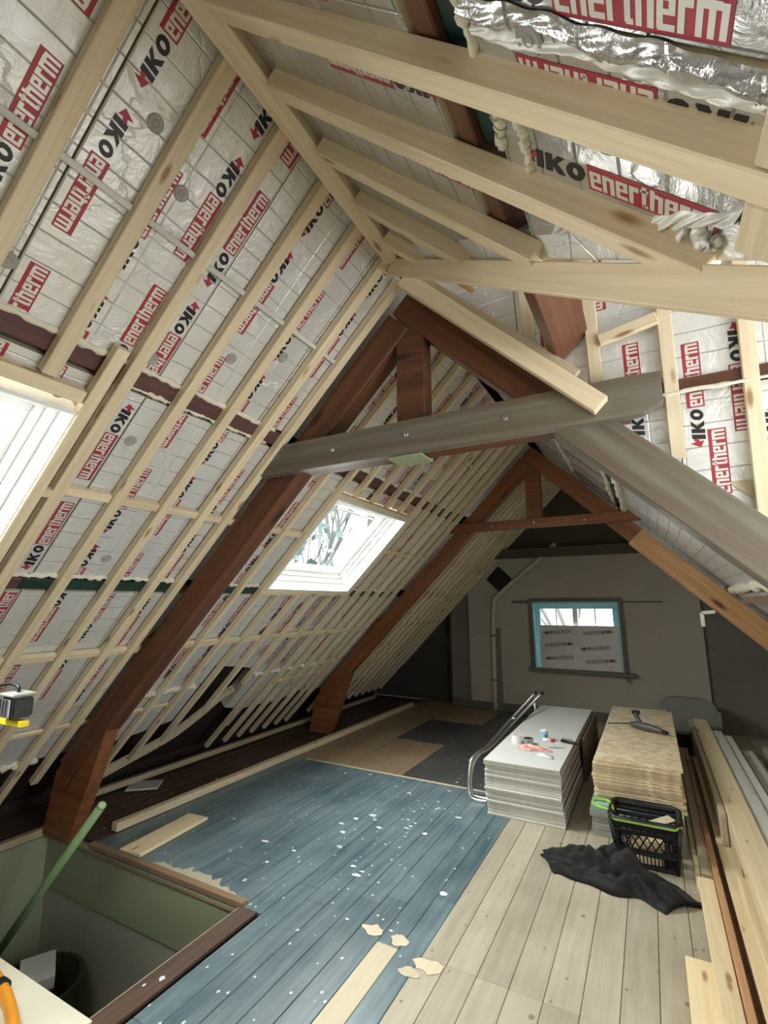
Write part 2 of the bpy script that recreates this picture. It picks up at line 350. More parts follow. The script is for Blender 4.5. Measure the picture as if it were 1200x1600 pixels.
def panel(S, poly, w0, th, mat, parent, name='insulation_panel'):
    if len(poly) < 3: return None
    cu = sum(p[0] for p in poly)/len(poly); cv = sum(p[1] for p in poly)/len(poly)
    M = Matrix.Translation(S.P(cu, cv, w0)) @ Matrix((S.U, S.V, S.W)).transposed().to_4x4()
    n = len(poly); vs = [(p[0]-cu, p[1]-cv, 0) for p in poly]+[(p[0]-cu, p[1]-cv, th) for p in poly]
    fs = [tuple(range(n))]+[tuple(range(2*n-1, n-1, -1))]+[(i, (i+1) % n, (i+1) % n+n, i+n) for i in range(n)]
    o = mesh_obj(name, vs, fs, [mat, PIR], parent, M, [0]+[1]*(n+1))
    return o
# ---------------------------------------------------------------- the printed brand on the foil
def letters(word):
    """heavy condensed lettering drawn as bars; returns points in 0..1 and faces"""
    X = .86   # x-height
    def R(a, b_, c, d): return [(a, c), (b_, c), (b_, d), (a, d)]
    G = {'e': (.95, [R(0, .34, .05, X-.05), R(.34, .95, 0, .17), R(.34, .95, X-.16, X), R(.34, .95, .38, .52), R(.61, .95, .52, X-.16), R(0.05, .34, 0, .05), R(.05, .34, X-.05, X)]),
         'n': (.98, [R(0, .34, 0, X), R(.34, .62, X-.2, X), R(.62, .98, 0, X-.03)]),
         'r': (.74, [R(0, .34, 0, X), R(.34, .74, X-.24, X)]),
         't': (.62, [R(.13, .47, .05, 1), R(0, .62, X-.14, X), R(.2, .62, 0, .15)]),
         'h': (.98, [R(0, .34, 0, 1), R(.34, .62, X-.2, X), R(.62, .98, 0, X-.03)]),
         'm': (1.5, [R(0, .33, 0, X), R(.33, .58, X-.2, X), R(.58, .91, 0, X), R(.91, 1.16, X-.2, X), R(1.16, 1.5, 0, X-.03)])}
    x = 0; vs = []; fs = []
    for c in word:
        w_, rects = G[c]
        for r in rects:
            k = len(vs); vs += [(x+p, q) for p, q in r]; fs.append((k, k+1, k+2, k+3))
        x += w_+.13
    x -= .13
    return [(p/x, q) for p, q in vs], fs
def iko():
    vs = []; fs = []; sh = .16
    def poly(pts): k = len(vs); vs.extend([((x+sh*y)/2.95, y) for x, y in pts]); fs.append(tuple(range(k, k+len(pts))))
    poly([(0, 0), (.42, 0), (.42, 1), (0, 1)])
    poly([(.55, 0), (.95, 0), (.95, 1), (.55, 1)]); poly([(.95, .40), (1.28, 0), (1.72, 0), (1.22, .56), (1.66, 1), (1.24, 1), (.95, .66)])
    n = 14; cx, cy = 2.27, .5
    for i in range(n):
        a, b_ = 2*math.pi*i/n, 2*math.pi*(i+1)/n
        poly([(cx+.52*math.cos(a), cy+.5*math.sin(a)), (cx+.52*math.cos(b_), cy+.5*math.sin(b_)), (cx+.17*math.cos(b_), cy+.24*math.sin(b_)), (cx+.17*math.cos(a), cy+.24*math.sin(a))])
    return vs, fs
TI, TIF = iko(); TE, TEF = letters('enertherm')
def print_mesh(name, cK, cR, cS, LI=.128, LB=.262, H=.061, outline=False):
    vs = []; fs = []; mi = []
    def addp(pts, faces, m, z):
        k = len(vs); vs.extend([(x, y, z) for x, y in pts]); fs.extend([tuple(i+k for i in f) for f in faces]); mi.extend([m]*len(faces))
    hI = H*.74
    addp([(x*LI, y*hI-hI/2) for x, y in TI], TIF, 0, .0006)
    # red arrow leaning on the I
    addp([(-.03, -.004), (-.012, .030), (-.008, .012), (.006, .018), (.008, .004), (-.006, -.002), (-.004, -.016)], [tuple(range(7))], 1, .0007)
    x0 = LI+.004
    if outline:
        t = .005
        for a, b_, c, d in ((0, LB, -H/2, -H/2+t), (0, LB, H/2-t, H/2), (0, t, -H/2, H/2), (LB-t, LB, -H/2, H/2)):
            addp([(x0+a, c), (x0+b_, c), (x0+b_, d), (x0+a, d)], [(0, 1, 2, 3)], 1, .0004)
        addp([(x0+.008+x*(LB-.016), y*(H-.018)-(H-.018)/2) for x, y in TE], TEF, 1, .0006)
    else:
        addp([(x0, -H/2), (x0+LB, -H/2), (x0+LB, H/2), (x0, H/2)], [(0, 1, 2, 3)], 1, .0003)
        addp([(x0+.005+x*(LB-.010), y*(H-.011)-(H-.011)/2) for x, y in TE], TEF, 2, .0007)
    me = bpy.data.meshes.new(name); me.from_pydata(vs, [], fs)
    for m in (cK, cR, cS): me.materials.append(m)
    me.polygons.foreach_set('material_index', mi); me.update(); return me
PM = print_mesh('printed_logo', INKK, INKR, INKS)
PMG = print_mesh('printed_logo_grey', INKK, INKG, INKS, outline=True)
PLEN = .394
def cut_mesh(me, a, b_):
    bm = bmesh.new(); bm.from_mesh(me)
    for x, sgn in ((a, -1), (b_, 1)):
        bmesh.ops.bisect_plane(bm, geom=bm.verts[:]+bm.edges[:]+bm.faces[:], plane_co=(x, 0, 0), plane_no=(sgn, 0, 0), clear_outer=True)
    m2 = me.copy(); bm.to_mesh(m2); bm.free(); return m2
def put_print(S, pan, u, v, rd, w, mesh=None, scale=1, lim=None):
    """rd = +1: reading down the slope (arrow at the top), -1: reading up; (u,v) is the arrow end"""
    x = S.U*rd; z = -S.W; y = z.cross(x)
    M = Matrix.Translation(S.P(u, v, w-.0004)) @ Matrix((x, y, z)).transposed().to_4x4() @ Matrix.Scale(scale, 4)
    mesh = mesh or PM
    if lim:
        a, b_ = ((lim[0]-u)*rd/scale, (lim[1]-u)*rd/scale); a, b_ = min(a, b_), max(a, b_)
        if a > -.03 or b_ < PLEN: mesh = cut_mesh(mesh, a, b_)
        if not mesh.polygons: return
    o = bpy.data.objects.new('printed_logo', mesh); C.objects.link(o); o.parent = pan; o.matrix_basis = parent_world(pan).inverted() @ M
    return o
def inside(poly, p):
    r = False
    for i in range(len(poly)):
        a, b_ = poly[i], poly[(i+1) % len(poly)]
        if (a[1] > p[1]) != (b_[1] > p[1]) and p[0] < (b_[0]-a[0])*(p[1]-a[1])/(b_[1]-a[1])+a[0]: r = not r
    return r

# ================================================================= SETTING: roof deck and walls
SKY = [(1.34, 2.27, -.17, 1.02), (1.34, 2.27, 2.88, 4.04)]       # u0,u1,v0,v1 of the two skylights
ceil_l = structure('ceiling_left'); ceil_r = structure('ceiling_right')
Y0, Y1 = -1.6, 7.9
def deck(S, u0, u1, v0, v1, par): slope_box(S, 'roof_deck', u0, u1, v0, v1, .2, .225, DARKW, par, b=0)
deck(LS, -.2, 1.30, Y0, Y1, ceil_l); deck(LS, 2.36, 4.75, Y0, Y1, ceil_l)
for a, b_ in ((Y0, -.21), (1.06, 2.84), (4.08, Y1)): deck(LS, 1.30, 2.36, a, b_, ceil_l)
# left slope panels
ROWS = [(.0, 1.07), (1.19, 2.25), (2.37, 3.42), (3.44, 3.95)]
VS = [-1.6, -.75, .0, .64, 1.25, 1.86, 2.46, 3.06, 3.66, 4.27, 4.87, 5.48, 6.1, 6.7, 7.3, 7.88]
lp = []
for ri, (u0, u1) in enumerate(ROWS):
    for i in range(len(VS)-1):
        v0, v1 = VS[i]+.003, VS[i+1]-.003
        polys = [[(u0, v0), (u1, v0), (u1, v1), (u0, v1)]]
        if ri == 1 or ri == 0:
            for (a, b_, c, d) in SKY:
                nxt = []
                for pl in polys:
                    us = [p[0] for p in pl]; vv = [p[1] for p in pl]
                    if max(vv) <= c or min(vv) >= d or max(us) <= a-.03 or min(us) >= b_: nxt.append(pl); continue
                    for hp in ((0, 1, c-.02), (0, -1, -(d+.02))):
                        q = clip(pl, hp)
                        if len(q) > 2: nxt.append(q)
                    m = clip(clip(clip(pl, (0, -1, -(c-.02))), (0, 1, d+.02)), (1, 0, a-.04))
                    if len(m) > 2: nxt.append(m)
                polys = nxt
        if ri == 3 and 2.8 < (v0+v1)/2 < 3.9: continue            # torn out: the dark hole
        if ri == 3:
            j = random.uniform(-.06, .06); k = random.uniform(-.06, .1)
            polys = [[(u0, v0), (u1+j, v0), (u1+k, (v0+v1)/2), (u1-j, v1), (u0, v1)]]
        if ri == 2 and 3.0 < (v0+v1)/2 < 3.6: polys = [[(u0, v0), (3.2, v0), (3.33, v1), (u0, v1)]]
        for pl in polys:
            wj = random.uniform(0, .006); o = panel(LS, pl, .05+wj, .1, FOIL, ceil_l)
            lp.append((o, pl, .05+wj))
cols = [.12, .31, .50, .70, .895, 1.06, 1.21, 1.45, 1.71, 1.97]+[2.36+.235*i for i in range(23)]
PIT = .53; rgp = random.Random(21); off0 = .37
for ci, v in enumerate(cols):
    if ci > 4 and ci % 2 == 1: off0 = rgp.uniform(.18, .40)
    for row in range(3):
        ro = off0+(0, .14, -.1)[row]*(ci % 3 != 0)
        for k in range(-1, 8):
            u_lo = ro+k*PIT; rd = -1 if (k+ci+row) % 2 == 0 else 1
            if ci == 3 and row == 0: rd = -1 if k % 2 else 1
            u_arrow = u_lo if rd > 0 else u_lo+PLEN
            if v > 5.4 and (ci+k) % 2: continue
            for o, pl, wj in lp:
                pu0, pu1 = min(p[0] for p in pl), max(p[0] for p in pl); pv0, pv1 = min(p[1] for p in pl), max(p[1] for p in pl)
                if not (ROWS[row][0]-.1 < pu0 < ROWS[row][1]): continue
                if row == 2 and 3.1 < v < 3.6 and pu1 < 3.41: pu1 = 3.15
                if pv0+.035 < v < pv1-.035 and min(u_lo+PLEN, pu1)-max(u_lo, pu0) > .08:
                    put_print(LS, o, u_arrow, v, rd, wj, None, 1, (pu0+.005, pu1-.005))
# right slope panels: near part (before the near valley), far part (beyond the dormer cheek)
VALN = (.867, 1.03)      # near valley on plan: y = 1.03 - .867 x
def xr(u): return -1+u/R2
near_hp = (.867/R2, 1, 1.03+.867-.05)      # .867*x + y <= 1.03  with x = -1+u/R2
rp = []
def right_panels(rows, vs, hps, matl, skip=None):
    for ri, (u0, u1) in enumerate(rows):
        for i in range(len(vs)-1):
            pl = [(u0, vs[i]+.003), (u1, vs[i]+.003), (u1, vs[i+1]-.003), (u0, vs[i+1]-.003)]
            for hp in hps: pl = clip(pl, hp)
            if len(pl) > 2:
                wj = random.uniform(0, .006); o = panel(RS, pl, .05+wj, .1, matl, ceil_r); rp.append((o, pl, .05+wj))
right_panels([(.0, .925)], [-1.6, -.7, -.1, .3, .98, 1.9], [near_hp], FOILR)
right_panels([(1.10, 2.26), (2.36, 3.4), (3.42, 4.6)], [-1.6, -.75, -.1, .60, 1.3, 1.9], [near_hp], FOILR)
right_panels([(.0, 1.04), (1.17, 2.3), (2.42, 3.4), (3.42, 4.6)], [2.26, 2.9, 3.5, 4.1, 4.7, 5.3, 5.9, 6.5, 7.1, 7.88], [], FOILF)
def rprint(u, v, rd, mesh=None, sc=1):
    for o, pl, wj in rp:
        pu0, pu1 = min(p[0] for p in pl), max(p[0] for p in pl); a, b_ = sorted((u, u+rd*PLEN*sc))
        if inside(pl, ((max(a, pu0)+min(b_, pu1))/2, v)) and min(b_, pu1)-max(a, pu0) > .05: put_print(RS, o, u, v, rd, wj, mesh, sc, (pu0, pu1))
for u, v, rd in ((1.19, .878, 1), (1.60, .69, -1), (1.165, .56, 1), (X2U(-.36, 1), .80, -1), (X2U(-.42, 1), .50, -1),
                 (X2U(-.8, 1), .62, 1), (X2U(-.56, 1), 1.06, 1), (X2U(-.62, 1), .3, 1), (X2U(.45, 1), .42, 1), (X2U(-.55, 1), 1.22, -1)):
    rprint(u, v, rd)
for i in range(16):
    rprint(.15+.45*(i % 2), 2.45+.21*i, 1 if i % 2 else -1); rprint(.6, 2.6+.21*i, -1 if i % 2 else 1)
# deck of the right slope, clipped by the valleys
for poly in ([(-.2, Y0), (4.75, Y0), (4.75, 1.9), (-.2, 1.9)],):
    p = clip(poly, (near_hp[0], near_hp[1], near_hp[2]+.05)); panel(RS, p, .2, .025, DARKW, ceil_r, 'roof_deck')
panel(RS, [(-.2, 2.24), (4.75, 2.24), (4.75, Y1), (-.2, Y1)], .2, .025, DARKW, ceil_r, 'roof_deck')
for x in (-4.62, 2.5):  # added closure between deck and floor, stops outside light leaking in
    slb = bevelled('eaves_light_stop', x-.05, x+.12, Y0-.1, Y1, -.1, .45, DARKW, ceil_l if x < 0 else ceil_r, b=0)
# near valley dormer roof + cheek + front wall with window
dorm = structure('ceiling_dormer')
def slabtri(name, pts, thick, mat, par):
    a, b_, c = [Vector(p) for p in pts[:3]]; n = (b_-a).cross(c-a).normalized()
    if n.z < 0: n = -n
    if abs(n.z) < .3 and n.y < 0: n = -n
    P = [Vector(p) for p in pts]; k = len(P); cc = sum(P, Vector())/k
    return mesh_obj(name, [p-cc for p in P]+[p-cc+n*thick for p in P], [tuple(range(k)), tuple(range(2*k-1, k-1, -1))]+[(i, (i+1) % k, (i+1) % k+k, i+k) for i in range(k)], mat, par, Matrix.Translation(cc))
slabtri('dormer_panel', [(-1.03, 1.97, 3.36), (1.96, 1.97, 3.36), (1.96, -.62, .42)], .08, FOIL, dorm)
CH = Plane((0, 2.63-.2*2.4, 2.4), (0, .2, -1), (1, 0, 0), (0, 1, .2))       # u down, v = x, w away
def chk(x, z): 
    p = Vector((x, 2.63-.2*z, z)); d = p-CH.o; return (d.dot(CH.U), d.dot(CH.V))
ZK = [3.45, 2.985, 2.50]
wall_r = structure('wall_cheek')
cp = []
for z1, z0 in ((3.36, 2.475), (2.42, 1.75), (1.74, .3)):
    for x0, x1 in ((-1.0, -.43), (-.43, .17), (.17, .77), (.77, 1.37), (1.37, 1.96)):
        u0 = chk(0, z1)[0]; u1 = chk(0, z0)[0]
        pl = [(u0, x0+.002), (u0, x1-.002), (u1, x1-.002), (u1, x0+.002)]
        # keep above the main slope: x + z >= 2.3  ->  z = 2.4 - u/1.02
        pl = clip(pl, (1/1.02, -1, 2.4-2.3+.02))
        if len(pl) > 2:
            o = panel(CH, pl, .045, .07, FOIL, wall_r); cp.append((o, pl))
def cprint(x, z, rd):
    u, v = chk(x, z)
    for o, pl in cp:
        pu0, pu1 = min(p[0] for p in pl), max(p[0] for p in pl); a, b_ = sorted((u, u+rd*PLEN))
        if inside(pl, ((max(a, pu0)+min(b_, pu1))/2, v)) and min(b_, pu1)-max(a, pu0) > .05: put_print(CH, o, u, v, rd, .045, None, 1, (pu0, pu1))
# (x, z of the arrow end, reading direction)
for x, z, rd in ((.025, 2.28, -1), (.235, 2.23, -1), (.385, 2.63, 1), (.295, 1.88, -1), (.475, 2.30, 1), (-.08, 3.22, 1), (.62, 2.6, -1), (-.3, 2.55, -1)):
    cprint(x, z, rd)
for x in (-.375, -.115, .155, .415, .68, .95):        # upright battens of the cheek
    zb = max(2.3-x+.02, .4); zt = 3.3
    p0 = Vector((x, 2.63-.2*zb+.012, zb)); p1 = Vector((x, 2.63-.2*zt+.012, zt))
    if x < -.3: p1 = Vector((x, 2.63-.2*3.2+.012, 3.2))
    beam('batten', p0, p1, .052, .024, PINE, wall_r, up=(0, -1, .2))
beam('noggin', (-.09, 2.085, 2.69), (.13, 2.08, 2.73), .024, .05, PINE, wall_r)
beam('noggin', (-.33, 2.09, 2.62), (-.22, 2.09, 2.70), .024, .045, PINE, wall_r)
beam('rail', (-.22, 2.185, 2.46), (1.9, 2.185, 2.46), .05, .05, STAIN, wall_r)
foam('foam_bead', [(-.05, 2.15, 2.425), (.3, 2.15, 2.425), (.9, 2.15, 2.425)], .009, wall_r)
wall_e = structure('wall_dormer_front')
for a in ((-.9, 2.6, 0, .75), (-.9, 2.6, 2.05, 3.5), (-.9, .35, .75, 2.05), (1.95, 2.6, .75, 2.05)):
    bevelled('wall_section', 1.96, 2.06, a[0], a[1], a[2], a[3], WALLB, wall_e, b=0)
win3 = structure('window_3')
for a in ((.35, 1.95, .75, .81), (.35, 1.95, 1.99, 2.05), (.35, .41, .81, 1.99), (1.89, 1.95, .81, 1.99), (1.12, 1.17, .81, 1.99)):
    bevelled('window_frame', 1.97, 2.03, a[0], a[1], a[2], a[3], WHITE, win3)
bevelled('pane', 1.995, 2.0, .41, 1.89, .81, 1.99, GLASS, win3, b=0)
# wall behind the camera; its small unseen window is added for rear fill
wall_f = structure('wall_front')
YW = -1.62
def wallprism(x0, x1, z0, z1, y0, y1, mat, par):
    return bevelled('wall_section', x0, x1, y0, y1, z0, z1, mat, par, b=0)
WA, WB_, WC, WD = -.8, -.2, 1.5, 2.0
wallprism(-4.7, WA, 0, 3.6, YW-.1, YW, WALLB, wall_f); wallprism(WB_, 2.7, 0, 3.6, YW-.1, YW, WALLB, wall_f)
wallprism(WA, WB_, 0, WC, YW-.1, YW, WALLB, wall_f); wallprism(WA, WB_, WD, 3.6, YW-.1, YW, WALLB, wall_f)
added_win2 = structure('window_2')
for a in ((WA, WB_, WC, WC+.04), (WA, WB_, WD-.04, WD), (WA, WA+.04, WC+.04, WD-.04), (WB_-.04, WB_, WC+.04, WD-.04)):
    bevelled('window_frame', a[0], a[1], YW-.07, YW-.02, a[2], a[3], WHITE, added_win2)
bevelled('pane', WA+.04, WB_-.04, YW-.05, YW-.045, WC+.04, WD-.04, GLASS, added_win2, b=0)
# gable wall
wall_b = structure('wall_back')
GX0, GX1, GZ0, GZ1 = -1.555, -.385, .66, 1.60
for a in ((-2.55, GX0, 0, 2.27), (GX1, .57, 0, 2.27), (GX0, GX1, 0, GZ0), (GX0, GX1, GZ1, 2.27)):
    wallprism(a[0], a[1], a[2], a[3], 7.5, 7.68, WALLB, wall_b)
wallprism(-2.55, .57, 2.27, 3.45, 7.58, 7.7, WALLU, wall_b)
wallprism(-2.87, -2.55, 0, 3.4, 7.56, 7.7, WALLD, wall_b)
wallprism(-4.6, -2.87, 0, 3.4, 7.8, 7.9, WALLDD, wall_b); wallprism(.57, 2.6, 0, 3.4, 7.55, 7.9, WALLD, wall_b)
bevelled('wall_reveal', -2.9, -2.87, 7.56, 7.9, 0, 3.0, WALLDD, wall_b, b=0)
bevelled('picture_rail', GX1+.05, .15, 7.488, 7.5, 1.585, 1.61, WALLD, wall_b, b=.002)
bevelled('picture_rail', -1.85, GX0-.06, 7.488, 7.5, 1.585, 1.62, GREYT, wall_b, b=.002)
for x0, x1, y in ((-2.87, -2.55, 7.56), (-2.55, .57, 7.5)):
    tag(bevelled('baseboard_back', x0, x1, y-.015, y, 0, .12, GREYT), kind='structure')
tag(bevelled('trim_1', -2.6, .6, 7.40, 7.5, 2.26, 2.40, WALLU), kind='structure')

# ================================================================= FLOOR
floor = structure('floor')
def board(x0, x1, y0, y1, mat, z=0, th=.022, name='floorboard'):
    g = .0013; return bevelled(name, x0+g, x1-g, y0+g, y1-g, z-th+random.uniform(-.0012, .0012), z, mat, floor, b=.0022)
def run(x0, x1, y0, y1, mat, seams):
    s = [y0]+[q for q in sorted(seams) if y0+.2 < q < y1-.2]+[y1]
    for a, b_ in zip(s, s[1:]): board(x0, x1, a, b_, mat)
BE = [-1.07, -1.185, -1.30]+[-1.30-.127*i for i in range(1, 18)]
for i in range(len(BE)-1):
    x1, x0 = BE[i], BE[i+1]
    y0 = -1.6 if x0 > -2.08 else 2.2
    if x0 < -2.06 < x1: x0m = x0; y0 = 2.2
    rng = random.Random(i*3+1)
    if i == 1: board(x0, x1, -1.6, 2.31, PALEF); run(x0, x1, 2.31, 4.35, BLUEF, [3.3]); continue
    run(x0, x1, y0, 4.35, BLUEF, [y0+rng.uniform(.3, 1.6), y0+rng.uniform(1.9, 3.4), y0+rng.uniform(3.6, 4.6)])
board(-2.189, -2.06, -1.6, 1.0, BLUEF); board(-2.075, -1.96, -1.6, 2.2, BROWNF, z=.003)
XT = [-1.07, -.95, -.81, -.67, -.53, -.39, -.25, -.11, .03, .17, .31, .45, .59, .73, .87, 1.01, 1.15, 1.29, 1.43, 1.57, 1.71, 1.85, 1.99, 2.13, 2.27]
for i in range(len(XT)-1):
    rng = random.Random(i+50)
    run(XT[i], XT[i+1], -1.6, 7.8, TANF, [2.32-.0*i, 4.8+rng.uniform(-.4, .5), .4+rng.uniform(-.4, .3)])
def sheet(x0, x1, y0, y1, mat, z=0, name='floor_sheet'): return board(x0, x1, y0, y1, mat, z, .02, name)
sheet(-3.46, -2.83, 4.35, 5.95, PLYF); sheet(-2.83, -2.2, 4.35, 5.48, PLYF); sheet(-3.46, -2.83, 5.95, 7.82, PLYF)
sheet(-2.83, -1.75, 5.48, 6.55, GREYF); sheet(-2.2, -1.07, 4.35, 5.48, GREYF); sheet(-1.75, -1.07, 5.48, 7.5, GREYF); sheet(-2.83, -2.1, 6.55, 7.56, PLYF); sheet(-2.1, -1.75, 6.55, 7.5, GREYF)
board(-3.3, -1.07, 4.335, 4.37, PALEF, z=.004, th=.004, name='floor_strip')
for i in range(9):
    x1 = -3.46-.13*i; run(x1-.13, x1, 2.25 if x1 > -3.9 else -1.6, 7.8, BROWNF, [4.1+.3*(i % 3), 6.0])
bevelled('subfloor', -4.75, -3.97, -1.7, 2.24, -.06, -.026, DARKW, floor, b=0); bevelled('subfloor', -4.75, -2.2, 2.24, 7.9, -.06, -.026, DARKW, floor, b=0); bevelled('subfloor', -1.98, 2.6, -1.7, 7.9, -.06, -.026, DARKW, floor, b=0)
bevelled('subfloor', -2.2, -1.98, 2.24, 7.9, -.06, -.026, DARKW, floor, b=0)
beam('stair_trim', (-3.45, 2.215, .004), (-2.06, 2.215, .004), .045, .03, BRTRIM, floor)
beam('stair_trim', (-3.96, 1.0, .0), (-3.96, 2.28, .0), .05, .05, PINEG, floor)
beam('stair_trim', (-3.9, 2.185, -.03), (-2.07, 2.185, -.03), .012, .012, BRTRIM, floor)
beam('stair_trim', (-2.07, 1.0, -.008), (-2.07, 2.19, -.008), .02, .02, PINEG, floor)
# chips of bare wood along the stair edge
def chip(x, y, r, n=11, mat=PALEF, z=.0005, seed=0):
    rg = random.Random(seed); pts = [(x+math.cos(2*math.pi*i/n)*r*rg.uniform(.5, 1.2)*1.3, y+math.sin(2*math.pi*i/n)*r*rg.uniform(.4, 1.0)) for i in range(n)]
    o = prism('bare_patch', pts, 'z', z+random.uniform(.0006, .0012), z+.0026, mat, floor); return o
rq = random.Random(8)
prism('bare_patch', [(-3.0, 2.243), (-2.14, 2.243)]+[(-2.16-.035*i, 2.25+.10*math.sin(math.pi*min(1, (i+.5)/23))*rq.uniform(.35, 1.2)) for i in range(24)], 'z', .0008, .0028, TANF, floor)
for i, (x, y, r) in enumerate(((-1.35, 2.37, .05), (-1.20, 2.36, .05), (-1.02, 2.27, .055), (-1.08, 2.20, .04))):
    chip(x, y, r, seed=i+3)
PUTTY = plain('white_filler', (.66, .72, .72), .6)
rg = random.Random(4)
for i in range(46):
    x = rg.gauss(-1.75, .38); y = rg.gauss(3.3, .55)
    if -3.2 < x < -1.12 and 1.6 < y < 4.3: chip(x, y, rg.uniform(.008, .026), 7, PUTTY, seed=i+90, z=.0008)
# stairwell shaft
shaft = structure('wall_stairwell')
bevelled('shaft_band', -3.95, -2.06, 2.193, 2.34, -.34, -.0225, SAGE, shaft, b=0); bevelled('shaft_wall', -3.95, -2.06, 2.212, 2.34, -2.5, -.34, SAGEL, shaft, b=0)
bevelled('shaft_band', -4.0, -3.94, -1.6, 2.26, -2.5, -.03, SAGE, shaft, b=0); bevelled('shaft_wall', -2.05, -1.99, -1.6, 2.26, -2.5, -.03, SAGEL, shaft, b=0)
bevelled('shaft_wall', -3.95, -2.06, -1.7, -1.6, -2.5, -.03, SAGEL, shaft, b=0); bevelled('shaft_floor', -4, -2, -1.7, 2.3, -2.55, -2.5, SAGEL, shaft, b=0)
bevelled('shaft_ledge', -3.93, -2.95, .9, 2.255, -.98, -.94, SAGE, shaft, b=.004)
bevelled('landing_floor', -3.94, -2.075, -1.6, .95, -.05, -.026, DARKW, shaft, b=0)

# ================================================================= BATTENS, left slope
LB1 = [-.55, -.25, .02, .30, .57, .86, 1.12, 1.385, 1.645, 1.90]
def lb(v, u0, u1, wd=.055, mat=PINE, d=.045, w0=.001): return slope_box(LS, 'batten', u0, u1, v-wd/2, v+wd/2, w0, w0+d, mat, ceil_l)
for v in LB1:
    if v < 1.0:
        lb(v, .015, 1.235)
        lb(v, 2.325, 4.55)
    else: lb(v, .015, 4.55+random.uniform(-.1, .05), .052)
lb(1.035, 1.02, 4.3, .05, w0=-.012); lb(2.075, .02, 4.2, .05)
slope_box(LS, 'batten', 1.245, 1.30, -.3, 1.005, -.004, .045, PINE, ceil_l)
slope_box(LS, 'batten', 2.275, 2.32, -.3, 1.005, -.004, .045, PINE, ceil_l)
B2 = [2.36, 2.62]+[3.08, 3.33, 3.58, 3.83]+[4.28, 4.48, 4.69, 4.90, 5.09]
for v in B2:
    if 2.85 < v < 4.05: lb(v, .02, 1.29, .038); lb(v, 2.325, {3.08: 4.12, 3.33: 3.76, 3.58: 3.5}.get(v, 4.5), .038)
    else: lb(v, .02, 4.5, .04)
for v in (2.85, 4.075): lb(v, .02, 4.28 if v < 3 else 4.5, .04, w0=-.003)
slope_box(LS, 'batten', 1.295, 1.335, 2.872, 4.053, -.003, .045, PINE, ceil_l); slope_box(LS, 'batten', 2.275, 2.32, 2.872, 4.053, -.003, .045, PINE, ceil_l)
B3 = [5.5+.2*i for i in range(11)]
for v in B3: lb(v, .02, 4.45, .036)
allb = sorted(LB1+[2.075]+B2+[2.85, 4.075]+B3)
for u, wd, dd in ((.57, .022, .02), (1.73, .042, .03), (2.86, .045, .03), (3.60, .03, .02)):
    for a, b_ in zip(allb, allb[1:]):
        if b_-a > .34 or b_-a < .08: continue
        if 1.3 < u < 2.34 and (a < 1.0 or 2.8 < a < 4.05): continue
        if u > 3.5 and 2.7 < a < 3.9: continue
        if u == .57 and a > 2.05 and random.random() < .6: continue
        slope_box(LS, 'noggin', u-wd/2, u+wd/2, a+.028, b_-.028, .046-dd, .046, PINE if u > 1 else PALEP, ceil_l, b=.002)
slope_box(LS, 'noggin', 1.73, 1.77, 1.06, 1.10, .0, .03, PINE, ceil_l)
# battens, right slope (near jacks)
for v, x_end in ((-.5, 1.3), (-.2, 1.1), (.12, .9), (.41, .62), (.703, .30), (.948, .14), (1.21, -.19), (1.47, -.45), (1.72, -.70)):
    slope_box(RS, 'batten', .10, X2U(x_end, 1)-.01, v-.027, v+.027, -.003, .055, PINE, ceil_r)
slope_box(RS, 'batten', 1.645, 1.73, .735, .84, .0, .048, PINE, ceil_r); slope_box(RS, 'batten', 1.645, 1.73, .10, .672, .0, .048, PINE, ceil_r)
slope_box(RS, 'counter_batten', .40, .55, -1.5, 1.88, .0565, .078, wood('orange_pine', (.62, .42, .22), (.50, .31, .15)), ceil_r)
# beads of foam at panel joints
for k, (a, b_, r) in enumerate((((1.08, .1), (1.08, 2.0), .012), ((1.17, 1.1), (1.17, 2.0), .009), ((2.26, 1.1), (2.26, 2.1), .012), ((2.27, 2.4), (2.27, 2.82), .012), ((1.075, 2.4), (1.075, 5.0), .012), ((3.43, 2.35), (3.43, 3.0), .02), ((3.43, 3.7), (3.43, 5.1), .016), ((2.27, 4.15), (2.27, 5.1), .012), ((3.96, 1.0), (3.96, 2.0), .022), ((3.40, 5.4), (3.40, 7.3), .014))):
    p = [LS.P(a[0]+(b_[0]-a[0])*t/6, a[1]+(b_[1]-a[1])*t/6, .052) for t in range(7)]; foam('foam_bead', p, r, ceil_l)
WF = plain('white_foil_scrap', (.72, .71, .66), .5, .2)
for pts, r in (([(1.10, .45), (1.105, .6), (1.115, .8), (1.10, .88)], .010), ([(1.165, .76), (1.175, .85), (1.165, .93), (1.18, 1.0)], .008), ([(1.11, .2), (1.10, .0), (1.11, -.3)], .012)):
    foam('foam_bead', [RS.P(u, v, .05) for u, v in pts], r, ceil_r, amp=.6, sub=14)
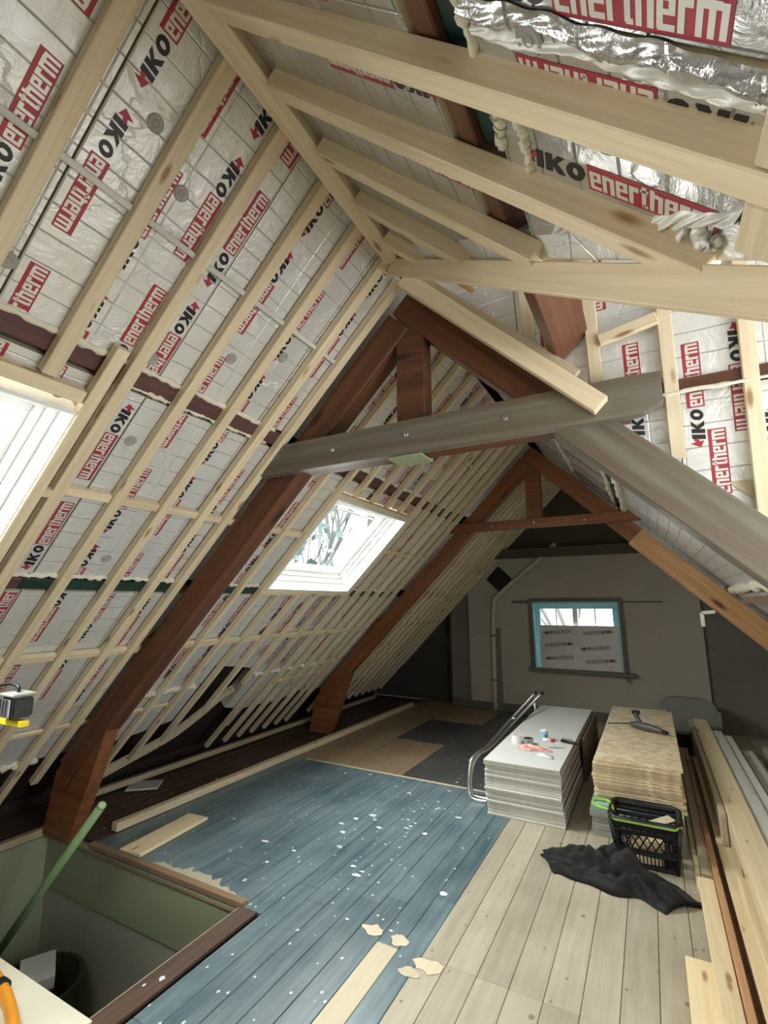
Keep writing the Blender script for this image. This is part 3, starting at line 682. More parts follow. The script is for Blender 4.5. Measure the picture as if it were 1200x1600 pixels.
def crinkle(S, u0, u1, vfun, wid, par, seed, amp=.02, nn=110, mm=17, mat=None, lift=.052):
    rr = random.Random(seed); vs = []; fs = []; ph = [(rr.uniform(0, 6), rr.uniform(.1, .5), rr.uniform(1, 6)) for _ in range(7)]
    for i in range(nn):
        t = i/(nn-1); u = u0+(u1-u0)*t
        for j in range(mm):
            q = j/(mm-1)*2-1
            z = amp*(1-q*q)*(.5+sum(abs(math.sin(i*p[1]+q*p[2]+p[0]))-.5 for p in ph)/4+rr.uniform(-.04, .04))
            vs.append(S.P(u, vfun(t)+q*wid*(1+.35*math.sin(i*.17)+.15*math.sin(i*.47)), lift-max(0, z)))
    for i in range(nn-1):
        for j in range(mm-1): fs.append((i*mm+j, i*mm+j+1, (i+1)*mm+j+1, (i+1)*mm+j))
    c = vs[0].copy(); return mesh_obj('crumpled_foil', [v-c for v in vs], fs, mat or FOILR, par, Matrix.Translation(c), smooth=True)
crinkle(RS, 1.10, 1.80, lambda t: .598+.035*t+.008*math.sin(t*19), .018, ceil_r, 5, .014)
crinkle(RS, 1.12, 1.80, lambda t: .632+.02*t+.006*math.sin(t*13), .012, ceil_r, 8, .010, mat=WF)
crinkle(RS, 1.20, 1.62, lambda t: 1.09-.25*t, .02, ceil_r, 18, .02, mat=WF, lift=.054)
for u, v, r in ((1.515, .955, .013), (1.55, .94, .016), (1.575, .92, .012)):
    foam('foam_tuft', [RS.P(u-.02, v-.02, .05), RS.P(u, v+.005, .035), RS.P(u+.02, v-.012, .05)], r, ceil_r, sub=6, amp=.6, mat=WF)
foam('foam_bead', [RS.P(.75+.05*i, 1.22+.01*(i % 2), .055) for i in range(6)], .008, ceil_r)
# foam lines beyond the truss, right slope
for pts, r in (([(1.06, 2.4), (1.06, 4), (1.06, 6), (1.06, 7.4)], .018), ([(1.18, 2.4), (1.18, 4), (1.18, 6), (1.18, 7.4)], .022), ([(2.30, 2.5), (2.31, 3.6), (2.3, 5), (2.31, 7)], .03), ([(.55, 2.3), (.56, 4.), (.55, 5.2)], .012), ([(.03, 3.1), (.1, 3.5), (.25, 3.55), (.45, 3.5)], .014), ([(.12, 3.3), (.2, 3.7), (.4, 3.8)], .01)):
    foam('foam_bead', [RS.P(u, v, .045) for u, v in pts], r, ceil_r, sub=16)
# round fixing discs
def disc(S, u, v, par, w=.05):
    M = Matrix.Translation(S.P(u, v, w-.004)) @ Matrix((S.U, S.U.cross(S.W)*-1, S.W)).transposed().to_4x4()
    lathe('fixing_disc', [(.006, .001), (.010, -.001), (.012, .002), (.024, .0), (.028, .004)], DISC, par, M=M, seg=14)
for x, y in ((-1.66, .62), (-1.92, .94), (-1.22, .78), (-1.30, .95), (-1.72, 1.18), (-1.60, 1.50), (-2.0, 1.30), (-2.5, 1.55), (-1.5, 1.75)): disc(LS, X2U(x, -1), y, ceil_l)
for x, y in ((-.03, .78), (-.12, .63), (.02, 1.0)): disc(RS, X2U(x, 1), y, ceil_r)

# ================================================================= SKYLIGHTS
def skylight(idx, u0, u1, v0, v1):
    s = structure('window_skylight_%d' % idx if False else 'window_%d' % (idx+3))
    t = .018
    def sb(n, a, b_, c, d, w0, w1, m=WHITE, bb=.002): return slope_box(LS, n, a, b_, c, d, w0, w1, m, s, bb)
    # lining boards of the reveal
    sb('lining', u0, u1, v0, v0+t, .0, .19); sb('lining', u0, u1, v1-t, v1, .0, .19)
    sb('lining', u0, u0+t, v0+t, v1-t, .0, .19); sb('lining', u1-t, u1, v0+t, v1-t, .0, .19)
    for k, (ins, w0, w1) in enumerate(((.018, .10, .19), (.055, .13, .20), (.085, .155, .215))):
        wd = (.037, .03, .045)[k]; a, b_, c, d = u0+ins, u1-ins, v0+ins, v1-ins; n = ('window_frame', 'window_sash', 'window_sash')[k]
        sb(n, a, a+wd, c, d, w0, w1); sb(n, b_-wd, b_, c, d, w0, w1); sb(n, a+wd, b_-wd, c, c+wd, w0, w1); sb(n, a+wd, b_-wd, d-wd, d, w0, w1)
    sb('pane', u0+.12, u1-.12, v0+.12, v1-.12, .185, .190, GLASS, 0)
    sb('handle_bar', u0+.14, u0+.155, v0+.3, v1-.3, .13, .145)
    return s
skylight(1, *SKY[0]); skylight(2, *SKY[1])

# ================================================================= PURLINS, RIDGE, VALLEY (things)
def purl(S, label, x0, x1, segs, depth=.16, win=-.0, wout=None):
    """segs: (v0, v1, mat, part name)"""
    u0, u1 = sorted((X2U(x0, S.side), X2U(x1, S.side)))
    t = thing('purlin', label, 'beam', S.P(u0, segs[0][0], 0))
    for v0, v1, m, n in segs: slope_box(S, n, u0, u1, v0, v1, .046, .046+depth-.01, m, t, .004)
    return t
purl(LS, 'dark purple-brown purlin across the left roof slope, level with the top of the skylights', -1.765, -1.825, [(Y0, 2.12, PURP, 'front_length'), (2.26, 5.2, PURP, 'middle_length'), (5.34, 7.78, PURP, 'rear_length')])
purl(LS, 'lower purlin on the left roof slope, brown paint turning dark green, under the skylights', -2.615, -2.665, [(Y0, 1.22, PURP, 'brown_length'), (1.22, 2.12, GREENP, 'green_length'), (2.26, 5.2, GREENP, 'green_length'), (5.34, 7.78, DARKW, 'rear_length')])
t = thing('purlin', 'heavy red-brown purlin crossing from the near right slope to the grey tie beam', 'beam', RS.P(.97, 0, 0))
slope_box(RS, 'beam_body', .94, 1.0, Y0, 2.11, .058, .235, STAIN, t, .004)
slope_box(RS, 'painted_side', 1.002, 1.09, Y0, .93, .075, .225, GREENP, t, .001)
slope_box(RS, 'painted_edge', .937, .9395, 1.2, 2.1, .062, .20, GREYB, t, .0005)
t = purl(RS, 'dark upper purlin on the right roof slope beyond the grey truss, edged with foam', -.25, -.19, [(2.26, 5.2, GREENP, 'middle_length'), (5.34, 7.78, DARKW, 'rear_length')])
t = purl(RS, 'lower purlin on the right roof slope wrapped in whitish foil and foam', .66, .72, [(2.40, 5.2, GREYBD, 'middle_length'), (5.34, 7.78, GREYBD, 'rear_length')])
slope_box(RS, 'foil_wrap', X2U(.655, 1), X2U(.725, 1), 2.5, 5.0, .0, .045, FOILR, t, .012)
tag(beam('ridge_board', (-.968, Y0+.02, 3.285), (-.968, 1.885, 3.285), .075, .05, PINE), 'pale pine ridge board where the near rafters of both slopes meet', 'beam')
vd = Vector((1.213, -1.054, -1.213)).normalized()
tag(beam('valley_rafter', Vector((-1.0, 1.94, 3.285)), Vector((-1.0, 1.94, 3.285))+vd*4.1, .05, .075, PINE, up=(0, 0, 1)), 'long pale valley rafter crossing the upper right, carrying the ends of the short near rafters', 'beam')
tag(beam('valley_rafter', (-.97, 2.0, 3.235), (-.10, 2.045, 2.385), .05, .078, PINE, up=(1, 0, 1)), 'thick pale diagonal rafter before the dark brown truss, its foot on the grey tie beam', 'beam')
slope_box(RS, 'batten', .06, 1.05, 2.085, 2.125, -.002, .045, PINE, ceil_r)
slope_box(RS, 'batten', .06, 1.12, 2.02, 2.045, .02, .06, PINEG, ceil_r)

# ================================================================= TRUSSES
def truss(y0, y1, label, front):
    t = thing('roof_truss', label, 'truss', (-1, y0, 0)); d = .16
    ym = (y0+y1)/2
    STN = STAIN if front else STAIN2
    def sl(S, n, u0, u1, w0, w1, m): return slope_box(S, n, u0, u1, y0, y1, w0, w1, m, t, .005)
    sl(LS, 'principal_rafter', .02+d, 3.95, -d-.01, -.006, STN)
    sx = 1.12 if front else 1.42
    sl(RS, 'principal_rafter', .02, sx, -d-.01, -.006, STN)
    sl(RS, 'principal_rafter', sx, 3.95, -d-.03, -.006, GREYB if front else STAINL)
    bevelled('king_post', -1.085, -.925, y0+.01, y1-.01, 2.48, 3.13, STN, t, b=.004)
    if front:
        prism('tie_beam', [(-1.96, 2.335), (-.01, 2.335), (.05, 2.34), (.12, 2.38), (.12, 2.50), (-.01, 2.505), (-1.82, 2.505)], 'y', y0-.055, y0, GREYB, t)
        bevelled('tie_beam_core', -1.8, .0, y0+.002, y1-.002, 2.345, 2.49, STAIN, t, b=.004)
        bevelled('bracket', -1.12, -.93, y0-.03, y1, 2.322, 2.334, SAGE, t, b=.002)
    else:
        bevelled('tie_beam', -2.03, .03, y0-.05, y0, 2.375, 2.475, STN, t, b=.004)
    for s in (-1, 1):
        poly = [(-2.72, 1.46), (-2.98, 1.36), (-3.14, 1.08), (-3.30, .78), (-3.44, .42), (-3.62, .0), (-3.93, .0), (-3.84, .42), (-3.62, .64), (-3.02, 1.26), (-2.84, 1.45)]
        if s > 0: poly = [(-2-x, z) for x, z in poly][::-1]
        prism('curved_post', poly, 'y', y0+.015, y1-.015, STAIN2 if s < 0 else STAINL, t)
    for px, pz in ((-1.45, 2.42), (-1.0, 2.43), (-.5, 2.42)):
        lathe('bolt', [(.002, .006), (.012, .004), (.014, 0)], STEEL, t, M=Matrix.Translation((px, y0-.056, pz)) @ Matrix.Rotation(math.pi/2, 4, 'X'), seg=8)
    return t
truss(2.13, 2.255, 'near roof truss with grey painted tie beam and grey right rafter', True)
tr2 = truss(5.22, 5.33, 'far roof truss, all red-brown, behind the grey one and before the gable window', False)
beam('wall_hook', (.40, 5.20, 1.50), (.40, 5.20, 1.38), .03, .03, WHITE, tr2, up=(1, 0, 0)); beam('wall_hook', (.40, 5.20, 1.50), (.50, 5.20, 1.51), .03, .03, WHITE, tr2)
tag(beam('floor_rail', (-3.50, 2.40, .03), (-3.42, 7.2, .03), .065, .055, PINE), 'long pale timber rail fixed on the floor along the left eaves', 'rail')
tag(beam('wall_plate', (-4.20, 2.4, .05), (-4.20, 7.4, .05), .05, .05, PINEG), 'dusty timber plate on the floor at the foot of the left battens', 'beam')

# torn insulation hole: curved strip and hanging scraps
pth = smooth_path([(-4.12, 2.62, .16), (-4.02, 2.9, .27), (-3.88, 3.15, .40), (-3.72, 3.30, .56), (-3.56, 3.40, .72), (-3.45, 3.45, .80)], 6)
vs = []; fs = []
for i, p in enumerate(pth):
    n = Vector((-.7, 0, .7)); q = Vector((0, -.05, .055)) * (1-.3*i/len(pth))
    vs += [p, p+q, p+q+n*.02, p+n*.02]
for i in range(len(pth)-1):
    for k in range(4): fs.append((i*4+k, i*4+(k+1) % 4, (i+1)*4+(k+1) % 4, (i+1)*4+k))
fs += [(0, 1, 2, 3), tuple(len(vs)-4+k for k in (3, 2, 1, 0))]
tag(mesh_obj('insulation_strip', vs, fs, PINEG), 'bowed strip of torn insulation edge above the dark hole at the left eaves', 'insulation')
slope_box(LS, 'insulation_scrap', 3.45, 4.25, 3.90, 3.97, .04, .06, FOIL, ceil_l, .004)

# ================================================================= GABLE WINDOW
win1 = structure('window_1')
def wb(n, x0, x1, y0, y1, z0, z1, m, b=.003): return bevelled(n, x0, x1, y0, y1, z0, z1, m, win1, b=b)
wb('casing', GX0-.055, GX0, 7.47, 7.50, GZ0, GZ1+.05, GREYT); wb('casing', GX1, GX1+.055, 7.47, 7.5, GZ0, GZ1+.05, GREYT); wb('casing', GX0, GX1, 7.47, 7.5, GZ1, GZ1+.05, GREYT)
wb('window_sill', GX0-.08, GX1+.14, 7.40, 7.52, GZ0-.045, GZ0-.005, GREYT); wb('sill_bracket', GX1+.02, GX1+.06, 7.44, 7.5, GZ0-.11, GZ0-.045, GREYT)
wb('reveal', GX0, GX0+.02, 7.5, 7.68, GZ0, GZ1, BLUEW, 0); wb('reveal', GX1-.02, GX1, 7.5, 7.68, GZ0, GZ1, BLUEW, 0); wb('reveal', GX0+.02, GX1-.02, 7.5, 7.68, GZ1-.02, GZ1, BLUEW, 0)
a0, a1 = GX0+.02, GX1-.02
wb('window_frame', a0, a1, 7.60, 7.66, GZ1-.10, GZ1-.02, BLUEW); wb('window_frame', a0, a0+.07, 7.60, 7.66, GZ0, GZ1-.10, BLUEW); wb('window_frame', a1-.07, a1, 7.6, 7.66, GZ0, GZ1-.1, BLUEW)
mid = (a0+a1)/2
wb('mullion', mid-.035, mid+.035, 7.595, 7.66, GZ0, GZ1-.10, WHITE)
for q in ((a0+.07+mid-.035)/2, (a1-.07+mid+.035)/2): wb('glazing_bar', q-.009, q+.009, 7.61, 7.65, GZ0, GZ1-.10, WHITE)
e = [a0+.07, (a0+.07+mid-.035)/2, mid-.035, mid+.035, (a1-.07+mid+.035)/2, a1-.07]
for i in (0, 1, 3, 4): wb('pane', e[i]+(.009 if i in (1, 4) else 0), e[i+1]-(.009 if i in (0, 3) else 0), 7.63, 7.635, GZ0, GZ1-.10, GLASS, 0)
t = thing('insulation_board', 'pale printed insulation board standing in the lower half of the gable window', 'insulation', (mid, 7.545, GZ0))
BX0, BX1 = GX0+.075, GX1-.025
bd = bevelled('foil_board', BX0, BX1, 7.535, 7.575, GZ0, 1.265, plain('matt_foil', (.82, .80, .78), .6, .15, nscale=7, vary=.05), t)
WP = Plane((0, 7.535, 0), (1, 0, .09), (0, 0, 1), (0, 1, 0))
for i, (x, z, rd) in enumerate(((BX0+.08, 1.15, 1), (BX0+.44, 1.01, -1), (BX0+.09, .79, 1), (BX0+.97, 1.19, -1), (BX0+.58, .94, 1), (BX0+.98, .80, -1))):
    M = Matrix.Translation((x, 7.5345, z)) @ Matrix.Rotation(-.10, 4, 'Y') @ Matrix(((rd, 0, 0), (0, 0, -1), (0, rd, 0))).to_4x4() @ Matrix.Scale(.93, 4)
    o = bpy.data.objects.new('printed_logo', PMG); C.objects.link(o); o.parent = bd; o.matrix_basis = parent_world(bd).inverted() @ M

# wall pipe and vent
t = thing('wall_pipe', 'cream painted pipe up the back wall, bending diagonally left of the window', 'pipe', (-2.17, 7.46, 0))
tube('pipe_run', smooth_path([(-2.16, 7.455, .02), (-2.155, 7.455, .7), (-2.14, 7.455, 1.3), (-2.12, 7.455, 1.56), (-2.05, 7.455, 1.70), (-1.5, 7.455, 2.15), (-1.15, 7.455, 2.45)], 4), .034, PIPE, t, 12)
for z in (.45, 1.1): lathe('pipe_clip', [(.036, -.012), (.042, -.012), (.042, .012), (.036, .012)], GREYT, t, (-2.15, 7.455, z), 12)
bevelled('pipe_board', -2.14, -2.05, 7.483, 7.5, 0, 1.2, WALLD, t)
t = thing('wall_vent', 'black square vent set as a diamond high on the back wall by the pipe', 'vent', (-2.03, 7.49, 1.95))
prism('vent_opening', [(-2.21, 1.95), (-2.03, 2.13), (-1.85, 1.95), (-2.03, 1.77)], 'y', 7.48, 7.5, BLACK, t)
for i in range(4): beam('vent_rim', [(-2.22, 7.475, 1.95), (-2.03, 7.475, 2.14), (-1.84, 7.475, 1.95), (-2.03, 7.475, 1.76)][i], [(-2.03, 7.475, 2.14), (-1.84, 7.475, 1.95), (-2.03, 7.475, 1.76), (-2.22, 7.475, 1.95)][i], .012, .02, BLACK, t, up=(0, 1, 0))

# ================================================================= STACKS
ORD = 'topmost second third fourth fifth sixth seventh eighth ninth tenth eleventh twelfth thirteenth fourteenth fifteenth sixteenth seventeenth eighteenth nineteenth twentieth twenty-first twenty-second'.split()
rg = random.Random(11)
n = 22; h = .392/n
def sheet_thing(name, x0, x1, y0, y1, z0, z1, faceM, edgeM, sideM, label, cat, group):
    c = Vector(((x0+x1)/2, (y0+y1)/2, z0)); vs = [Vector(v)-c for v in boxv(x0, x1, y0, y1, z0, z1)]
    o = mesh_obj(name, vs, BF, [faceM, edgeM, sideM], None, Matrix.Translation(c))
    for p in o.data.polygons: p.material_index = 0 if abs(p.normal.z) > .5 else (1 if abs(p.normal.y) > .5 else 2)
    bmo = bmesh.new(); bmo.from_mesh(o.data); bmesh.ops.bevel(bmo, geom=bmo.edges[:], offset=.0018, segments=1, affect='EDGES'); bmo.to_mesh(o.data); bmo.free()
    return tag(o, label, cat, group)
for i in range(n):
    dx = rg.uniform(-.004, .004)+(.012 if i < 6 else 0); dy = rg.uniform(-.012, .006)-(.0 if i % 5 else .012)
    top = i == n-1
    sheet_thing('plasterboard_sheet', -1.255+dx, -.685+dx, 3.95+dy-(.012 if top else 0), 6.22+dy, i*h+.0006, (i+1)*h-.0002-(.0022 if i % 4 == 0 else 0), GYPS, GYPE, BROWNP,
                'white topmost plasterboard sheet with tape and rags lying on it' if top else ('lowest plasterboard sheet of the white stack, on the floor' if i == 0 else '%s plasterboard sheet from the top of the white stack' % ORD[n-1-i]), 'board', 'plasterboard sheets in the white stack')
sheet_thing('brown_board', -.665, -.645, 5.0, 6.2, .0, .36, BROWNP, BROWNP, BROWNP, 'brown board on edge against the right side of the plasterboard stack', 'board', None)
for i in range(5):
    z = i*.041; top = i == 4
    sheet_thing('grey_board', -.50+rg.uniform(-.006, .006), .07, 3.96+rg.uniform(-.01, .01), 5.95, z+.0005, z+.0395, TEAL if top else GREYBD, TEAL if top else GREYBD, GREYBD,
                'teal faced board directly under the chipboard sheets behind the black crate' if top else '%s pale grey board from the floor behind the black crate' % ['lowest', 'second', 'third', 'fourth'][i], 'board', 'pale grey boards under the chipboard pile')
n2_ = 14; h2 = (.482-.2055)/n2_
for i in range(n2_):
    dx = rg.uniform(-.010, .010)+(-.018 if i in (7, 8) else 0); dy = rg.uniform(-.015, .012); top = i == n2_-1; z = .2055+i*h2
    sheet_thing('chipboard_sheet', -.465+dx, .085+dx, 4.02+dy, 6.06+dy, z, z+h2-.0022, OSB, OSBE, OSBE,
                'topmost strand chipboard sheet with a power tool lying on it' if top else ('lowest strand chipboard sheet, lying on the teal faced board' if i == 0 else '%s strand chipboard sheet from the top of the pile' % ORD[n2_-1-i]), 'board', 'strand chipboard sheets in the pile')
# things on the plasterboard
ZT = .392+.001
def on(x, y, z=ZT): return (x, y, z)
def roll(name, label, x, y, r, hh, m, m2, tilt=0, z=ZT):
    t = thing(name, label, 'tape', (x, y, z))
    lathe('tape_ring', [(r*.6, 0), (r, 0), (r, hh), (r*.6, hh), (r*.6, .0)], m, t, (x, y, z), 22)
    lathe('core', [(r*.45, .001), (r*.59, .001), (r*.59, hh-.001), (r*.45, hh-.001)], m2, t, (x, y, z), 22)
roll('tape_roll', 'white roll of tape at the left edge of the plasterboard stack', -1.13, 4.50, .045, .065, WHITE, GYPE)
roll('tape_roll', 'silver grey tape roll beside the white one on the plasterboard', -1.03, 4.50, .042, .05, STEEL, BLACK)
t = thing('spray_can', 'short blue and white can standing on the plasterboard stack', 'can', on(-.93, 4.68))
lathe('can_body', [(.035, 0), (.036, .07), (.034, .08)], plain('can_blue', (.35, .55, .68), .4), t, on(-.93, 4.68), 18)
lathe('can_lid', [(.034, .081), (.03, .09), (.012, .095)], WHITE, t, on(-.93, 4.68), 18)
bevelled('can_label', -.915, -.905, 4.645, 4.65, ZT+.02, ZT+.06, BLACK, t)
def crumple(name, label, cat, cx, cy, z, rx, ry, hz, mat, seed, n=22, floorz=None, group=None):
    rr = random.Random(seed); vs = []; fs = []
    ph = [(rr.uniform(0, 6.3), rr.uniform(2, 7), rr.uniform(2, 7)) for _ in range(6)]
    for i in range(n):
        for j in range(n):
            a = i/(n-1)*2-1; b_ = j/(n-1)*2-1; r = math.hypot(a, b_)
            q = max(abs(a), abs(b_)); k = q/r if r > 1e-6 else 1
            a2, b2 = a*k, b_*k
            ang = math.atan2(b2, a2); s = 1+.22*math.sin(3*ang+ph[0][0])+.12*math.sin(5*ang+ph[1][0])
            hgt = sum(math.sin(a*p[1]+b_*p[2]+p[0]) for p in ph)/6
            zz = hz*(1-q**2.5)*(.55+.6*hgt)+rr.uniform(-.04, .04)*hz
            vs.append((a2*rx*s, b2*ry*s, max(zz, .001+.004*rr.random())))
    for i in range(n-1):
        for j in range(n-1): fs.append((i*n+j, i*n+j+1, (i+1)*n+j+1, (i+1)*n+j))
    me = bpy.data.meshes.new(name); me.from_pydata(vs, [], fs); me.materials.append(mat); me.polygons.foreach_set('use_smooth', [True]*len(me.polygons)); me.update()
    o = bpy.data.objects.new(name, me); C.objects.link(o); o.location = (cx, cy, z)
    sm = o.modifiers.new('thickness', 'SOLIDIFY'); sm.thickness = .002; sm.offset = 1
    return tag(o, label, cat, group)
crumple('plastic_packaging', 'crumpled pink-red plastic packaging on the plasterboard stack', 'packaging', -.97, 4.37, ZT, .14, .06, .045, PINK, 3)
crumple('plastic_bag', 'clear whitish crumpled bag at the front right of the pink packaging', 'bag', -.84, 4.22, ZT, .07, .05, .035, WF, 5, 14)
t = thing('glue_bottle', 'small bottle with a red cap lying among the pink packaging', 'bottle', on(-.88, 4.46))
tube('bottle_body', [(-.90, 4.46, ZT+.058), (-.84, 4.48, ZT+.058)], .018, WHITE, t); tube('cap', [(-.84, 4.48, ZT+.058), (-.81, 4.49, ZT+.058)], .015, REDC, t)
t = thing('filling_knife', 'steel filling knife with a dark handle on the plasterboard stack', 'tool', on(-.75, 4.72))
prism('blade', [(-.80, 4.82), (-.72, 4.80), (-.70, 4.68), (-.78, 4.68)], 'z', ZT+.008, ZT+.011, STEEL, t); tube('handle', [(-.79, 4.70, ZT+.012), (-.70, 4.67, ZT+.012), (-.62, 4.64, ZT+.010)], [.014, .012, .007], BLACK, t)
# power tool on the chipboard
ZO = .482
t = thing('power_tool', 'grey power tool with a long thin bit on the chipboard stack', 'power tool', (-.2, 5.1, ZO))
tube('motor_body', smooth_path([(-.25, 5.12, ZO+.036), (-.18, 5.08, ZO+.036), (-.08, 5.02, ZO+.034), (.0, 4.96, ZO+.03)], 3), [.018, .026, .030, .033, .034, .033, .030, .026, .022, .016], TOOLG, t)
tube('handle', [(-.16, 5.07, ZO+.04), (-.19, 5.12, ZO+.08), (-.205, 5.15, ZO+.12)], [.022, .020, .022], TOOLG, t)
tube('long_bit', [(-.25, 5.12, ZO+.036), (-.40, 5.14, ZO+.02), (-.44, 5.145, ZO+.012)], .005, BLACK, t, 6); bevelled('battery', -.235, -.17, 5.14, 5.20, ZO+.115, ZO+.14, BLACK, t)
tube('tail_cap', [(.0, 4.96, ZO+.03), (.035, 4.94, ZO+.026)], [.018, .014], BLACK, t)
tag(bevelled('steel_clamp', -.03, .05, 5.98, 6.02, ZO+.0, ZO+.025, STEEL), 'small steel clamp at the far edge of the chipboard stack', 'clamp')
# chrome frame
t = thing('chrome_frame', 'chrome tubular stand leaning along the left side of the plasterboard stack', 'stand', (-1.42, 4.2, 0))
for k, dx in enumerate((0, .075)):
    tube('frame_tube', smooth_path([(-1.30+dx*.6, 4.13+.06*k, .013), (-1.40, 4.13+.06*k, .013), (-1.455, 4.14+.06*k, .05), (-1.46+.01*k, 4.18+.05*k, .22), (-1.44+.03*k, 4.26+.05*k, .31), (-1.40+dx*.5, 4.5, .335), (-1.35+dx*.7, 5.2, .43), (-1.30+dx, 6.15, .53)], 6), .014, CHROME, t, 10)
    tube('rubber_cap', [(-1.30+dx, 6.15, .53), (-1.298+dx, 6.19, .534)], .018, BLACK, t)
tube('cross_tube', [(-1.35, 5.2, .43), (-1.29, 5.22, .433)], .010, CHROME, t)
tube('floor_foot', [(-1.30, 6.10, .52), (-1.30, 6.12, .012)], .012, CHROME, t)

# ================================================================= CRATE AND CLOTH
t = thing('plastic_crate', 'black plastic crate with lime green rim in front of the chipboard stack', 'crate', (-.16, 3.78, 0))
def cr(u, v, z):       # tapered crate: u,v in -1..1
    k = z/.27; return Vector((-.155+u*(.155+.035*k), 3.76+v*(.115+.035*k), z))
def bar(n, a, b_, w_, m, d=.008): return beam(n, a, b_, d, w_, m, t, b=.001) if abs((Vector(b_)-Vector(a)).normalized().z) < .9 else beam(n, a, b_, d, w_, m, t, up=(1, 0, 0), b=.001)
for u, v in ((-1, -1), (1, -1), (-1, 1), (1, 1)): tube('corner_post', [cr(u, v, .0), cr(u, v, .265)], .014, BLACK, t, 6)
mesh_obj('crate_floor', [cr(-1, -1, .004), cr(1, -1, .004), cr(1, 1, .004), cr(-1, 1, .004), cr(-1, -1, .012), cr(1, -1, .012), cr(1, 1, .012), cr(-1, 1, .012)], [(0, 1, 2, 3), (4, 5, 6, 7), (0, 1, 5, 4), (1, 2, 6, 5), (2, 3, 7, 6), (3, 0, 4, 7)], BLACK, t, Matrix())
def side(f, name, nb):
    vs, fs = [], []
    def rod(a, b_, r=.0045):
        v_, f_ = tube_mesh([a, b_], r, 4); k = len(vs); vs.extend(v_); fs.extend([tuple(i+k for i in q) for q in f_])
    for z, r in ((.012, .014), (.085, .013), (.10, .008), (.20, .012), (.235, .016), (.262, .014)): rod(f(-1, z), f(1, z), r)
    for i in range(nb+1):
        s = -1+2*i/nb; rod(f(s, .015), f(s, .085), .0035)
    m = nb//2
    for i in range(-1, m+1):
        a = -1+2*i/m; b_ = a+2*1.0/m*1.4
        for (p, q) in ((a, b_), (b_, a)):
            x0, x1 = max(-1, min(1, p)), max(-1, min(1, q))
            if x0 != x1: rod(f(x0, .10), f(x1, .20), .004)
    mesh_obj(name, vs, fs, BLACK, t, Matrix())
side(lambda s, z: cr(s, -1, z), 'front_lattice', 16); side(lambda s, z: cr(s, 1, z), 'rear_lattice', 16); side(lambda s, z: cr(-1, s, z), 'side_lattice', 10); side(lambda s, z: cr(1, s, z), 'side_lattice', 10)
rim = [cr(-1.0, -.8, .272), cr(-.85, -1.08, .272), cr(.85, -1.08, .272), cr(1.03, -.8, .272), cr(1.03, .8, .272), cr(.85, 1.08, .272), cr(-.85, 1.08, .272), cr(-1.0, .8, .272)]
tube('rim', rim, .016, BLACK, t, 8, closed=True); tube('green_band', [p+Vector((0, -.004, -.004)) for p in (rim[7], rim[0], rim[1], rim[2], rim[3])], .0135, LIME, t, 8)
tube('green_handle', smooth_path([(-.34, 3.70, .275), (-.42, 3.72, .275), (-.455, 3.77, .276), (-.445, 3.83, .277), (-.37, 3.84, .277), (-.345, 3.78, .276)], 5, True), .011, LIME, t, 8, closed=True)
for i, (x, y, z, r) in enumerate(((-.16, 3.70, .035, .1), (-.16, 3.80, .038, -.1), (-.15, 3.75, .105, .2))):
    o = bevelled('wood_offcut', -.09, .09, -.035, .035, -.02, .02, LUMB, None, Matrix.Translation((x, y, z)) @ Matrix.Rotation(r, 4, 'Z')) ; tag(o, ['pale wood offcut at the left inside the black crate', 'pale wood offcut at the right inside the black crate', 'uppermost pale wood offcut inside the black crate'][i], 'offcut')
tag(bevelled('wood_offcut', -.07, .07, -.04, .04, -.003, .003, PALEF, None, Matrix.Translation((-.06, 3.70, .262)) @ Matrix.Rotation(.5, 4, 'Z') @ Matrix.Rotation(-.25, 4, 'Y')), 'thin triangular looking pale offcut sticking up at the crate rim', 'offcut')
# black cloth: draped heap
def cloth():
    n, m = 70, 34; rr = random.Random(2); vs = []; fs = []
    for i in range(n):
        a = i/(n-1)
        for j in range(m):
            b_ = j/(m-1)*2-1
            cx = -.74+.82*a; cy = 3.50-.16*a-.02*math.sin(a*9)
            hw = .10+.075*math.sin(a*math.pi)+.02*math.sin(a*17)+.012*math.sin(a*31+b_)
            if a < .12: hw *= .5+a*4
            if a > .86: hw *= max(.12, (1-a)/.14)
            x = cx+.02*math.sin(b_*5+a*11)+(.03*b_*math.sin(a*8)); y = cy+b_*hw
            fold = .48+.30*math.sin(b_*8.5+2.2*math.sin(a*5.5)+a*3)+.17*math.sin(b_*17+a*9+1)+.12*math.sin(a*24+b_*4)+.06*math.sin(a*55-b_*13)
            env = max(0, 1-abs(b_)**3)*(.30+.85*math.sin(min(1, a*1.05)*math.pi)**.8+.35*math.exp(-((a-.55)/.12)**2))
            z = .004+.125*env*max(.06, fold)**1.15
            vs.append((x+.3, y-3.4, z))
    for i in range(n-1):
        for j in range(m-1): fs.append((i*m+j, i*m+j+1, (i+1)*m+j+1, (i+1)*m+j))
    me = bpy.data.meshes.new('black_cloth'); me.from_pydata(vs, [], fs); me.materials.append(BLACKC); me.polygons.foreach_set('use_smooth', [True]*len(me.polygons)); me.update()
    o = bpy.data.objects.new('black_cloth', me); C.objects.link(o); o.location = (-.3, 3.4, 0)
    s = o.modifiers.new('thickness', 'SOLIDIFY'); s.thickness = .004; s.offset = 1
    tag(o, 'crumpled black garment lying on the bare floorboards before the crate', 'garment')
cloth()

